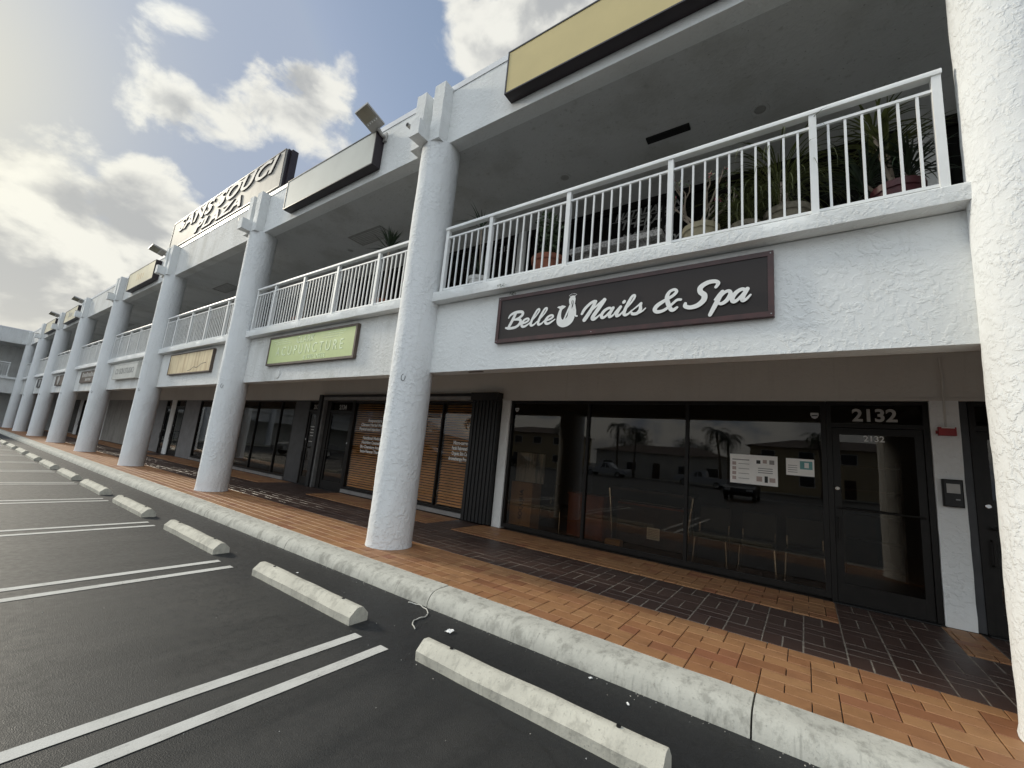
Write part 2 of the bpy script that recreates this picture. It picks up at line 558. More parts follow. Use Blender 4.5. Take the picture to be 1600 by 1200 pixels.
# ------------------------------------------------------------------ mesh helpers
class MB:
    def __init__(s):
        s.v = []
        s.f = []
        s.tone = []

    def box(s, x0, y0, z0, x1, y1, z1, mat=None):
        b = len(s.v)
        pts = [(x0, y0, z0), (x1, y0, z0), (x1, y1, z0), (x0, y1, z0), (x0, y0, z1), (x1, y0, z1), (x1, y1, z1), (x0, y1, z1)]
        s.v += [tuple(mat @ Vector(q)) if mat else q for q in pts]
        s.f += [(b, b + 3, b + 2, b + 1), (b + 4, b + 5, b + 6, b + 7), (b, b + 1, b + 5, b + 4), (b + 1, b + 2, b + 6, b + 5), (b + 2, b + 3, b + 7, b + 6), (b + 3, b, b + 4, b + 7)]
        return s

    def cbox(s, x0, y0, z0, x1, y1, z1, c=0.01, mat=None):
        """box with its top edges chamfered"""
        b = len(s.v)
        pts = [(x0, y0, z0), (x1, y0, z0), (x1, y1, z0), (x0, y1, z0), (x0, y0, z1 - c), (x1, y0, z1 - c), (x1, y1, z1 - c), (x0, y1, z1 - c),
               (x0 + c, y0 + c, z1), (x1 - c, y0 + c, z1), (x1 - c, y1 - c, z1), (x0 + c, y1 - c, z1)]
        s.v += [tuple(mat @ Vector(q)) if mat else q for q in pts]
        s.f += [(b, b + 3, b + 2, b + 1), (b + 8, b + 9, b + 10, b + 11)]
        for i in range(4):
            j = (i + 1) % 4
            s.f += [(b + i, b + j, b + 4 + j, b + 4 + i), (b + 4 + i, b + 4 + j, b + 8 + j, b + 8 + i)]
        return s

    def prism_x(s, prof, x0, x1, n=1, jit=0.0, seed=0):
        """closed (y,z) profile, counter-clockwise seen from +x, swept along x"""
        b = len(s.v)
        k = len(prof)
        for i in range(n + 1):
            x = x0 + (x1 - x0) * i / n
            for (y, z) in prof:
                if jit:
                    q = noise.noise_vector(Vector((x * 3 + seed, y * 9, z * 9))) * jit
                    s.v.append((x, y + q.y, z + (q.z if z > prof[0][1] + 0.01 else 0)))
                else:
                    s.v.append((x, y, z))
        for i in range(n):
            for j in range(k):
                a, c = b + i * k + j, b + i * k + (j + 1) % k
                s.f.append((a, a + k, c + k, c))
        s.f.append(tuple(b + j for j in range(k)))
        s.f.append(tuple(b + n * k + j for j in reversed(range(k))))
        return s

    def prism_y(s, prof, y0, y1):
        """closed (x,z) profile swept along y"""
        b = len(s.v)
        k = len(prof)
        for y in (y0, y1):
            s.v += [(x, y, z) for x, z in prof]
        for j in range(k):
            c = (j + 1) % k
            s.f.append((b + j, b + c, b + k + c, b + k + j))
        s.f.append(tuple(b + j for j in reversed(range(k))))
        s.f.append(tuple(b + k + j for j in range(k)))
        return s

    def tube(s, pts, rad, seg=8, cap=True):
        pts = [Vector(p) for p in pts]
        if isinstance(rad, (int, float)):
            rad = [rad] * len(pts)
        b = len(s.v)
        up = Vector((0, 0, 1))
        for i, p in enumerate(pts):
            t = (pts[min(i + 1, len(pts) - 1)] - pts[max(i - 1, 0)]).normalized()
            ref = up if abs(t.z) < 0.9 else Vector((0, 1, 0))
            u = t.cross(ref).normalized()
            w = t.cross(u)
            for j in range(seg):
                a = 2 * math.pi * j / seg
                s.v.append(tuple(p + (u * math.cos(a) + w * math.sin(a)) * rad[i]))
        for i in range(len(pts) - 1):
            for j in range(seg):
                a, c = b + i * seg + j, b + i * seg + (j + 1) % seg
                s.f.append((a, c, c + seg, a + seg))
        if cap:
            s.f.append(tuple(b + j for j in reversed(range(seg))))
            e = b + (len(pts) - 1) * seg
            s.f.append(tuple(e + j for j in range(seg)))
        return s

    def lathe(s, prof, c=(0, 0, 0), seg=24, axis='z', rib=0.0):
        b = len(s.v)
        for (r, h) in prof:
            for j in range(seg):
                a = 2 * math.pi * j / seg
                rr = r * (1 + (rib if j % 2 else 0))
                q = (rr * math.cos(a), rr * math.sin(a), h)
                if axis == 'y':
                    q = (q[0], h, q[1])
                if axis == 'x':
                    q = (h, q[0], q[1])
                s.v.append((c[0] + q[0], c[1] + q[1], c[2] + q[2]))
        for i in range(len(prof) - 1):
            for j in range(seg):
                a, d = b + i * seg + j, b + i * seg + (j + 1) % seg
                s.f.append((a, d, d + seg, a + seg))
        s.f.append(tuple(b + j for j in reversed(range(seg))))
        e = b + (len(prof) - 1) * seg
        s.f.append(tuple(e + j for j in range(seg)))
        return s

    def mesh(s, name, mat, smooth=False, fix=True):
        me = bpy.data.meshes.new(name)
        me.from_pydata(s.v, [], s.f)
        if fix:
            bm = bmesh.new()
            bm.from_mesh(me)
            bmesh.ops.recalc_face_normals(bm, faces=bm.faces)
            bm.to_mesh(me)
            bm.free()
        if s.tone:
            at = me.attributes.new('tone', 'FLOAT', 'FACE')
            at.data.foreach_set('value', s.tone)
        if mat:
            me.materials.append(M[mat])
        if smooth:
            me.shade_smooth() if smooth is True else me.shade_smooth()
            if smooth is not True:
                me.set_sharp_from_angle(angle=R(smooth))
        me.update()
        return me

    def build(s, name, mat, parent=None, loc=None, smooth=False):
        return put(name, s.mesh(name, mat, smooth), parent, loc)


def put(name, me, parent=None, loc=None, rotz=0.0):
    o = bpy.data.objects.new(name, me)
    COL.objects.link(o)
    if loc:
        o.location = loc
    if rotz:
        o.rotation_euler = (0, 0, rotz)
    if parent:
        o.parent = parent
    return o


def tag(o, label, cat, group=None):
    o['label'] = label
    o['category'] = cat
    if group:
        o['group'] = group
    return o


def thing(name, label, cat, loc=(0, 0, 0), rotz=0.0, group=None):
    return tag(put(name, None, None, loc, rotz), label, cat, group)


def struct(o):
    o['kind'] = 'structure'
    return o


def text_mesh(body, size, extrude=0.004, shear=0.0, bold=0.0, align='CENTER', spacing=1.0, squash=1.0):
    cu = bpy.data.curves.new('lettering', 'FONT')
    cu.body = body
    cu.size = size
    cu.extrude = extrude
    cu.shear = shear
    cu.offset = bold
    cu.align_x = align
    cu.space_character = spacing
    cu.resolution_u = 4
    o = bpy.data.objects.new('lettering', cu)
    COL.objects.link(o)
    dg = bpy.context.evaluated_depsgraph_get()
    me = bpy.data.meshes.new_from_object(o.evaluated_get(dg))
    bpy.data.objects.remove(o)
    bpy.data.curves.remove(cu)
    # stand the text up: it reads along +x, faces -y
    for v in me.vertices:
        x, y, z = v.co
        v.co = (x * squash, -z, y)
    me.update()
    return me


def lettering(body, size, x, y, z, mat, parent, name='lettering', **kw):
    me = text_mesh(body, size, **kw)
    me.materials.clear()
    me.materials.append(M[mat])
    return put(name, me, parent, (x, y, z))


def label_of(i):
    return ['first', 'second', 'third', 'fourth', 'fifth', 'sixth', 'seventh', 'eighth', 'ninth', 'tenth', 'eleventh', 'twelfth', 'thirteenth', 'fourteenth', 'fifteenth'][i]


S = 6.36
ZR = -0.15

# ------------------------------------------------------------------ ground, kerb, walkway
mb = MB()
mb.v = [(-900, -900, ZR), (900, -900, ZR), (900, 900, ZR), (-900, 900, ZR)]
mb.f = [(0, 1, 2, 3)]
struct(mb.build('parking_lot', 'asphalt'))

X_W0, X_W1 = -44.6, 13.5
kerb = struct(put('kerb', None))
prof = [(-0.648, ZR - 0.05), (-0.955, ZR - 0.05), (-0.955, ZR), (-0.944, -0.10), (-0.926, -0.06), (-0.898, -0.03), (-0.86, -0.012), (-0.80, -0.003), (-0.72, 0.0), (-0.652, 0.0)]
joints = [4.66 + 2.86 * i for i in range(-17, 4)]
joints = [13.5 if j > 13 else j for j in joints if j > -43.5]
joints = [-44.6] + joints
for i in range(len(joints) - 1):
    a, b = joints[i], joints[i + 1]
    MB().prism_x(prof, a + 0.006, b - 0.006, max(2, int((b - a) / 0.09)), 0.005, i * 7.3).build('kerb_section', 'kerb_concrete', kerb, None, 40)

walkway = struct(MB().box(X_W0, -0.648, -0.3, X_W1, 2.9, -0.016).build('walkway', 'grout'))
TH = 0.012


def entry_zones():
    return [(5.24, 6.1815), (-1.03, -0.40), (-7.929, -5.42), (-20.4, -18.6), (6.495, 9.0)]


U = 0.15675
tiles = []   # kind, x0,y0,x1,y1
rows_off = [2, 0, 1, 0, 1, 2, 1]


def orange_rows(y_top, n, offs, xa, xb, skip=()):
    h = 0.1575
    for r in range(n):
        y1 = y_top - r * h
        y0 = y1 - h
        o = offs[r % len(offs)]
        k = int((xa - 4.35) / (3 * U)) - 2
        x = 4.35 + 3 * U * k + o * U
        while x < xb:
            for w in (1, 2):
                a, b = max(x, xa), min(x + w * U, xb)
                x += w * U
                if b - a < 0.03:
                    continue
                if any(a > s0 - 0.02 and b < s1 + 0.02 for s0, s1 in skip):
                    continue
                for s0, s1 in skip:
                    if a < s0 < b:
                        b = s0
                    if a < s1 < b:
                        a = s1
                if b - a < 0.03:
                    continue
                tiles.append(('o', a, y0, b, y1))


def brown_cells(xa, nx, ya, ny):
    c = 0.3135
    for i in range(nx):
        for j in range(ny):
            x, y = xa + i * c, ya + j * c
            par = (round((x - 5.24) / c) + round((y - 0.455) / c)) % 2
            if par:
                tiles.append(('b', x, y, x + c, y + c / 2))
                tiles.append(('b', x, y + c / 2, x + c, y + c))
            else:
                tiles.append(('b', x, y, x + c / 2, y + c))
                tiles.append(('b', x + c / 2, y, x + c, y + c))


orange_rows(0.455, 7, rows_off, X_W0, X_W1)
orange_rows(2.70, 6, [1, 0, 2, 1, 2, 0], X_W0, X_W1, entry_zones())
c = 0.3135
brown_cells(5.24 - c * 159, 185, 0.455, 4)
for a, b in entry_zones():
    n = max(1, round((b - a) / c))
    k = round((a - 5.24) / c)
    brown_cells(5.24 + k * c, n, 1.7095, 3)

cx, cy, cz = cam.matrix_world.translation
gr = MB()
for kind in 'ob':
    lst = [t for t in tiles if t[0] == kind]

    def size_seen(t):
        mx, my = (t[1] + t[3]) / 2, (t[2] + t[4]) / 2
        d2 = (mx - cx) ** 2 + (my - cy) ** 2 + cz * cz
        vis = 1.0 if mx < 6.3 and not (mx > 3.4 and my < -0.2 and mx > 5.6) else 0.2
        return vis * (t[3] - t[1]) * (t[4] - t[2]) / d2 ** 1.5

    lst.sort(key=size_seen, reverse=True)
    near, rest = lst[:300], lst[300:]
    name = 'orange_paver' if kind == 'o' else 'brown_paver'
    mat = 'tile_orange' if kind == 'o' else 'tile_brown'
    gap = 0.0035 if kind == 'o' else 0.0055
    cache = {}
    for (_, x0, y0, x1, y1) in near:
        key = (round(x1 - x0, 3), round(y1 - y0, 3))
        if key not in cache:
            w, h = key[0] / 2 - gap, key[1] / 2 - gap
            cache[key] = MB().cbox(-w, -h, -TH - 0.006, w, h, 0, 0.003).mesh(name, mat)
        dz = random.uniform(-0.0022, 0.0012)
        o = put(name, cache[key], walkway, ((x0 + x1) / 2, (y0 + y1) / 2, dz))
        o.rotation_euler = (random.uniform(-.004, .004), random.uniform(-.004, .004), random.uniform(-.006, .006) if kind == 'o' else 0)
    m2 = MB()
    for (_, x0, y0, x1, y1) in rest:
        nf = len(m2.f)
        dz = random.uniform(-0.002, 0.001)
        m2.cbox(x0 + gap, y0 + gap, -TH - 0.006, x1 - gap, y1 - gap, dz, 0.003)
        m2.tone += [random.random()] * (len(m2.f) - nf)
    o = m2.build(name + '_field', mat, walkway)
    o['kind'] = 'stuff'
# pale mortar under the brown pavers
gr.box(X_W0, 0.457, -0.015, X_W1, 1.708, -0.0032)
for a, b in entry_zones():
    gr.box(a, 1.71, -0.015, b, 2.65, -0.0032)
gr.build('mortar_bed', 'grout_light', walkway)

# parking stripes, in pairs
for i in range(15):
    xc = 2.045 - 2.79 * i
    for s in (-1, 1):
        m2 = MB()
        x = xc + s * 0.158
        n = 40
        y0, y1 = -1.80 + random.uniform(-.015, .015), -6.6
        for k in range(n + 1):
            y = y0 + (y1 - y0) * k / n
            e = 0.0035 * noise.noise(Vector((x * 5, y * 6, 0)))
            e2 = 0.0035 * noise.noise(Vector((x * 5, y * 6, 9)))
            m2.v += [(x - 0.049 + e, y, ZR + 0.004), (x + 0.049 + e2, y, ZR + 0.004)]
        m2.f = [(2 * k, 2 * k + 2, 2 * k + 3, 2 * k + 1) for k in range(n)]
        struct(m2.build('parking_stripe', 'stripe_paint'))

# ------------------------------------------------------------------ the plaza building
bld = thing('plaza_building', 'long two-storey white stucco shopping plaza with round columns and shaded balconies', 'building')
YF, YP, YS = 0.083, -0.115, 2.75     # fascia, roof parapet and storefront planes
ZF, ZSILL, ZFLOOR, ZCEIL = 2.564, 3.80, 3.70, 6.39
BX0, BX1 = -44.6, 13.0

# spandrel beam, one run per bay so that every bay carries its own wall
for k in range(-7, 2):
    a, b = k * S, (k + 1) * S
    if k == -7:
        a = BX0
    m2 = MB()
    m2.box(a + 0.0, YF, ZF, b, YF + 0.22, 3.64)
    m2.build('spandrel_wall', 'stucco' if k in (0, 1) else 'stucco_beam', bld)
    prof = [(YF + 0.24, 3.64), (-0.066, 3.655), (-0.072, 3.70), (-0.068, 3.79), (-0.058, 3.80), (YF + 0.24, 3.802)]
    MB().prism_x(prof[::-1], a, b, 70, 0.008, k * 3.1).build('balcony_sill', 'stucco', bld, None, 40)
MB().box(BX0, YF + 0.22, 3.15, BX1, 10, ZFLOOR - 0.001).build('balcony_slab', 'bulkhead', bld)
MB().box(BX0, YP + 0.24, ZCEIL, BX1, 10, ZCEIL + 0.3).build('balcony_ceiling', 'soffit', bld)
for k in range(-7, 2):
    a, b = (BX0 if k == -7 else k * S), (k + 1) * S
    MB().box(a, YP, ZCEIL, b, YP + 0.24, 7.39).build('roof_parapet', 'stucco' if k >= -1 else 'stucco_beam', bld)
    MB().prism_x([(YP - 0.012, 7.392), (YP - 0.012, 7.50), (YP + 0.30, 7.52), (YP + 0.30, 7.392)], a, b).build('parapet_coping', 'coping', bld)
MB().box(BX0, 9.8, ZR, BX1, 10, 7.39).build('rear_wall', 'stucco_beam', bld)
MB().box(BX1, YF, ZR, BX1 + 0.2, 10, 7.39).build('end_wall', 'stucco_beam', bld)
# wall strip over the ground-floor shops
MB().box(BX0, YS - 0.012, 2.552, BX1, YS + 0.14, 3.149).build('bulkhead_wall', 'bulkhead', bld)
# thin bead where the bulkhead meets the frames
MB().box(BX0, YS - 0.03, 2.553, BX1, YS - 0.012, 2.585).build('bulkhead_bead', 'bulkhead', bld)


MB().lathe([(0.105, 0.0), (0.105, -0.012), (0.095, -0.016)], (-4.42, YF, 2.72), 28, 'y').build('cover_plate', 'stucco_beam', bld)
MB().box(1.02, 0.14, ZF - 0.006, 1.28, 0.19, ZF + 0.001).build('soffit_plate', 'sign_wood', bld)
for k in range(-6, 1):
    MB().tube([(k * S + 3.18, YF + 0.3, 3.146), (k * S + 3.18, YS - 0.014, 3.146)], 0.011, 6).build('ceiling_conduit', 'bulkhead', bld)


# columns
def column_mesh():
    m2 = MB()
    seg, r = 72, 0.32
    zs = [0.002 + (ZCEIL + 0.012) * i / 130 for i in range(131)]
    for z in zs:
        for j in range(seg):
            a = 2 * math.pi * j / seg
            n = noise.noise(Vector((math.cos(a) * 1.9, math.sin(a) * 1.9, z * 2.2))) * 0.006 + noise.noise(Vector((math.cos(a) * 7, math.sin(a) * 7, z * 9))) * 0.0035
            flare = 0.012 * math.exp(-z / 0.05)
            m2.v.append(((r + n + flare) * math.cos(a), (r + n + flare) * math.sin(a), z))
    for i in range(130):
        for j in range(seg):
            a, c2 = i * seg + j, i * seg + (j + 1) % seg
            m2.f.append((a, c2, c2 + seg, a + seg))
    return m2.mesh('column', 'stucco_column', True)


def jbox(x0, y0, z0, x1, y1, z1, nx, ny, nz, amp=0.006, seed=0.0):
    """a box whose faces are cut up and slightly uneven, like hand-rendered stucco"""
    bm = bmesh.new()
    bmesh.ops.create_cube(bm, size=1.0)
    bmesh.ops.subdivide_edges(bm, edges=[e for e in bm.edges if abs((e.verts[0].co - e.verts[1].co).z) > .5], cuts=nz, use_grid_fill=True)
    bmesh.ops.subdivide_edges(bm, edges=[e for e in bm.edges if abs((e.verts[0].co - e.verts[1].co).x) > .5], cuts=nx, use_grid_fill=True)
    for v in bm.verts:
        q = Vector((x0 + (v.co.x + .5) * (x1 - x0), y0 + (v.co.y + .5) * (y1 - y0), z0 + (v.co.z + .5) * (z1 - z0)))
        v.co = q + noise.noise_vector(q * 7 + Vector((seed, 0, 0))) * amp
    return bm


def bm_mesh(bm, name, mat, smooth=False):
    me = bpy.data.meshes.new(name)
    bmesh.ops.recalc_face_normals(bm, faces=bm.faces)
    bm.to_mesh(me)
    bm.free()
    me.materials.append(M[mat])
    if smooth:
        me.shade_smooth()
        me.set_sharp_from_angle(angle=R(40))
    return me


me_col = column_mesh()
me_finR = bm_mesh(jbox(0.012, -0.315, 6.372, 0.245, YP - 0.002, 7.43, 2, 0, 14, 0.007, 1), 'cap_fin', 'stucco')
me_finL = bm_mesh(jbox(-0.425, -0.315, 6.372, -0.205, YP - 0.002, 7.43, 2, 0, 14, 0.007, 5), 'cap_fin', 'stucco')
me_stub = bm_mesh(jbox(-0.205, -0.54, 6.378, 0.012, YP - 0.002, 6.655, 2, 0, 3, 0.004, 9), 'cap_beam_end', 'stucco')
me_ring = MB().tube([(0.03 * math.cos(a), 0, 0.05 * math.sin(a)) for a in [math.radians(d) for d in range(90, 400, 20)]], 0.0035, 5).mesh('wire_hook', 'black_metal')
me_spout = MB().tube([(0, 0, 0), (0, -0.19, -0.012)], 0.036, 12).mesh('drain_spout', 'lamp_grey')
me_hole = MB().lathe([(0.028, -0.193), (0.028, -0.199)], (0, 0, -0.012), 12, 'y').mesh('spout_opening', 'black_metal')
for k in range(-7, 3):
    x = k * S
    if k == -7:
        x = BX0 + 0.5
    colm = put('column', me_col, bld, (x, 0, 0), k * 0.7)
    for me in (me_finR, me_finL, me_stub):
        put(me.name.split('.')[0], me, bld, (x, 0, 0))
    h = put('wire_hook', me_ring, bld, (x + 0.155, -0.285, 2.42))
    h.rotation_euler = (0, 0, R(28))
    sp = put('drain_spout', me_spout, bld, (x - 0.36, YP - 0.19, 6.73))
    put('spout_opening', me_hole, sp)

# ------------------------------------------------------------------ shop fronts
def window(x0, x1, z0, z1, mull, y=YS, fw=0.05, mat='bronze', gmat='glass', name='shop_window', depth=0.09, sill=None):
    """frame members and a separate pane in every opening"""
    fr = MB()
    fr.box(x0, y, z0, x0 + fw, y + depth, z1)
    fr.box(x1 - fw, y, z0, x1, y + depth, z1)
    fr.box(x0 + fw, y + 0.003, z0, x1 - fw, y + depth - 0.003, z0 + fw * 1.3)
    fr.box(x0 + fw, y + 0.003, z1 - fw, x1 - fw, y + depth - 0.003, z1)
    edges = [x0 + fw] + [q for m_ in mull for q in (m_ - fw * 0.45, m_ + fw * 0.45)] + [x1 - fw]
    for m_ in mull:
        fr.box(m_ - fw * 0.45, y + 0.006, z0 + fw * 1.3, m_ + fw * 0.45, y + depth - 0.006, z1 - fw)
    w = put(name, None, bld, (0, 0, 0))
    fr.build('window_frame', mat, w)
    for i in range(0, len(edges), 2):
        MB().box(edges[i] - 0.006, y + 0.045, z0 + fw * 1.3 - 0.006, edges[i + 1] + 0.006, y + 0.051, z1 - fw + 0.006).build('pane', gmat, w)
    if sill:
        MB().box(x0, y - 0.04, z0 - 0.09, x1, y + 0.1, z0 - 0.001).build('window_sill', sill, w)
    return w


def door(x0, x1, z1, y=YS, mat='bronze', bar_z=1.12, hinge=1, number=None, gmat='glass', ztop=2.55, numsize=0.15):
    d = put('shop_door', None, bld, (0, 0, 0))
    fw = 0.075
    fr = MB()
    fr.box(x0, y - 0.004, 0, x0 + 0.055, y + 0.1, ztop)
    fr.box(x1 - 0.055, y - 0.004, 0, x1, y + 0.1, ztop)
    fr.box(x0 + 0.055, y, z1, x1 - 0.055, y + 0.096, z1 + 0.055)
    fr.box(x0 + 0.055, y, ztop - 0.05, x1 - 0.055, y + 0.096, ztop)
    fr.build('door_frame', mat, d)
    a, b = x0 + 0.06, x1 - 0.06
    lf = MB()
    lf.box(a, y + 0.02, 0.012, a + fw, y + 0.065, z1 - 0.006)
    lf.box(b - fw, y + 0.02, 0.012, b, y + 0.065, z1 - 0.006)
    lf.box(a + fw, y + 0.022, z1 - 0.09, b - fw, y + 0.063, z1 - 0.006)
    lf.box(a + fw, y + 0.022, 0.012, b - fw, y + 0.063, 0.23)
    lf.build('door_leaf', mat, d)
    MB().box(a + fw - 0.004, y + 0.04, 0.226, b - fw + 0.004, y + 0.046, z1 - 0.086).build('pane', gmat, d)
    MB().box(x0 + 0.05, y + 0.05, z1 + 0.05, x1 - 0.05, y + 0.056, ztop - 0.045).build('transom_pane', 'glass_dark', d)
    MB().tube([(a + 0.03, y - 0.02, bar_z), (b - 0.03, y - 0.02, bar_z - 0.01)], 0.013, 8).build('push_bar', mat, d)
    hx = a + 0.035 if hinge > 0 else b - 0.035
    MB().lathe([(0.026, 0.02), (0.026, 0.004), (0.02, 0.0)], (hx, y, bar_z + 0.24), 14, 'y').build('lock', 'chrome', d)
    MB().tube([(hx, y + 0.015, bar_z - 0.13), (hx, y - 0.045, bar_z - 0.13), (hx, y - 0.045, bar_z - 0.40), (hx, y + 0.015, bar_z - 0.40)], 0.011, 8).build('pull_handle', mat, d)
    if number:
        lettering(number, numsize * 1.36, (x0 + x1) / 2, y + 0.044, 2.295, 'letter_dim', d, 'door_number', bold=0.0065, extrude=0.002)
    MB().box(x0, y - 0.09, -0.002, x1, y + 0.12, 0.011).build('threshold', 'black_metal', d)
    return d


def pilaster(x0, x1, z0=0.0, z1=2.552, y=YS, dep=0.03):
    me = bm_mesh(jbox(x0, y - dep, z0, x1, y + 0.14, z1, 1, 0, 16, 0.005, x0), 'pilaster', 'stucco')
    return put('pilaster', me, bld)


# --- unit 2132 (nearest)
pilaster(-0.21, 0.0)
w = window(0.004, 5.22, 0.03, 2.55, [1.74, 3.45], fw=0.055)
for sx, sz in ((0.125, 2.37), (5.1, 2.36)):
    m2 = MB()
    prof = [(sx - .045, sz + .035), (sx + .045, sz + .035), (sx + .048, sz + .005), (sx + .03, sz - .035), (sx, sz - .05), (sx - .03, sz - .035), (sx - .048, sz + .005)]
    m2.prism_y(prof, YS + 0.0415, YS + 0.044)
    m2.build('alarm_sticker', 'sticker', w)
    MB().box(sx - .034, YS + 0.0395, sz - .012, sx + .034, YS + 0.041, sz + .004).build('sticker_band', 'ink', w)
d = door(5.224, 6.226, 2.20, number='2132', numsize=0.165, bar_z=1.16)
lettering('2132', 0.105, 5.71, YS + 0.036, 2.03, 'letter_white', d, 'small_number', extrude=0.001, bold=0.001)
pilaster(6.23, 6.48)
# --- next shop to the right, mostly behind the near column
door(6.56, 7.6, 2.20, mat='bronze')
MB().box(6.482, YS + 0.01, 0, 6.558, YS + 0.1, 2.55).build('jamb', 'dark_panel', bld)
window(7.61, 12.6, 0.03, 2.55, [9.2, 10.9])
MB().box(12.6, YS, 0, 13.0, YS + 0.1, 2.55).build('jamb', 'stucco', bld)

# --- unit 2134 with wooden blinds and folded storm shutter
door(-6.60, -5.42, 2.20, number='2134', bar_z=1.1, hinge=-1, numsize=0.13)
w34 = window(-5.416, -0.95, 0.11, 2.53, [-3.55, -1.95], fw=0.045, sill='grey_metal', gmat='glass_clear')
bl = MB()
z = 0.22
while z < 2.48:
    a = R(42)
    dy, dz = 0.028 * math.cos(a), 0.028 * math.sin(a)
    for (q0, q1) in ((-5.36, -3.6), (-3.5, -2.0), (-1.9, -1.0)):
        b = len(bl.v)
        for yy, zz in ((-dy, -dz), (dy, dz)):
            bl.v += [(q0, 2.86 + yy, z + zz), (q1, 2.86 + yy, z + zz), (q0, 2.864 + yy, z + zz), (q1, 2.864 + yy, z + zz)]
        bl.f += [(b, b + 1, b + 5, b + 4), (b + 2, b + 6, b + 7, b + 3), (b, b + 4, b + 6, b + 2), (b + 1, b + 3, b + 7, b + 5), (b, b + 2, b + 3, b + 1), (b + 4, b + 5, b + 7, b + 6)]
    z += 0.06
o = bl.build('blind_slats', 'blind_wood', w34)
o['kind'] = 'stuff'
sh = put('storm_shutter', None, bld)
cor = MB()
for x0, x1 in ((-0.94, -0.225),):
    n = 15
    for i in range(n):
        xa = x0 + (x1 - x0) * i / n
        xb = x0 + (x1 - x0) * (i + 1) / n
        yy = YS - 0.16 + (0.05 if i % 2 else 0.0)
        yn = YS - 0.16 + (0.0 if i % 2 else 0.05)
        MB().box(xa + 0.002, min(yy, yn) - 0.006 + (0.0 if i % 2 else 0.018), 0.03, xb - 0.002, YS - 0.012, 2.53).build('shutter_slat', 'black_metal', sh)
MB().box(-0.955, YS - 0.2, 2.53, -0.222, YS - 0.014, 2.70).build('shutter_head', 'black_metal', sh)
MB().box(-6.98, YS - 0.11, 2.552, -0.957, YS - 0.033, 2.63).build('shutter_track', 'grey_metal', sh)
MB().box(-6.98, YS - 0.12, 2.632, -0.957, YS - 0.014, 2.70).build('shutter_track_cover', 'black_metal', sh)
MB().box(-6.99, YS - 0.16, 0.0, -6.83, YS + 0.1, 2.70).build('shutter_end_post', 'black_metal', sh)
MB().box(-6.829, YS - 0.10, 0.0, -6.75, YS + 0.05, 2.551).build('shutter_end_rail', 'grey_metal', sh)
MB().box(-6.749, YS, 0, -6.602, YS + 0.1, 2.55).build('jamb', 'bronze', bld)
lines1 = ['Acupuncture', 'Chinese Herbal Medicine', 'Physical and Injection Therapy', '', 'Functional Medicine', 'Nutrition Counseling', 'Bio-Chemistry Analysis', 'Intra-Venous Therapy']
for i, t in enumerate(lines1):
    if t:
        lettering(t, 0.112, -4.45, YS + 0.042, 1.97 - i * 0.118, 'letter_white', w34, extrude=0.001, bold=0.004, squash=1.0 if i < 2 else 0.92)
for i, t in enumerate(['Micro-current', 'Facial Rejuvenation', 'Organic Skin Care', 'Aromatherapy Products']):
    lettering(t, 0.112, -1.30, YS + 0.042, 1.56 - i * 0.118, 'letter_white', w34, extrude=0.001, bold=0.004, squash=0.62 if i else 0.75)

# --- unit 2130
door(-7.75, -6.995, 2.20, number='2130', bar_z=1.1, numsize=0.13)
for i, wd in enumerate((0.17, 0.12, 0.15, 0.13, 0.0, 0.16)):
    if wd:
        MB().box(-7.37 - wd, YS + 0.034, 1.72 - i * 0.09, -7.37 + wd, YS + 0.0355, 1.75 - i * 0.09).build('door_notice', 'letter_dim', bld)
MB().box(-8.56, YS, 0.0, -7.754, YS + 0.1, 2.55).build('dark_panel', 'dark_panel', bld)
window(-12.62, -8.564, 0.1, 2.55, [-11.18, -9.5], fw=0.045, sill='grey_metal')
# --- shops further along
window(-16.5, -12.63, 0.1, 2.55, [-14.6], fw=0.045, sill='grey_metal')
MB().box(-18.26, YS + 0.01, 0, -16.51, YS + 0.1, 2.55).build('panel_wall', 'grey_panel', bld)
door(-19.38, -18.27, 2.20, bar_z=1.1, numsize=0.12)
pilaster(-19.95, -19.39)
door(-20.75, -19.96, 2.20, bar_z=1.1)
MB().box(-24.3, YS + 0.01, 0, -20.76, YS + 0.1, 2.55).build('panel_wall', 'grey_panel', bld)
pilaster(-25.6, -24.31)
for x0 in (-26.9, -28.2, -29.5, -30.8):
    MB().box(x0 - 0.64, YS - 0.02, 0.02, x0 + 0.64, YS + 0.1, 2.55).build('shutter_panel', 'ply_grey', bld)
pilaster(-32.4, -31.46)
window(-37.5, -32.42, 0.1, 2.55, [-34.1, -35.8], fw=0.045, sill='grey_metal')
door(-38.6, -37.51, 2.20)
pilaster(-39.6, -38.61)
window(-44.5, -39.61, 0.1, 2.55, [-42.0], fw=0.045, sill='grey_metal')

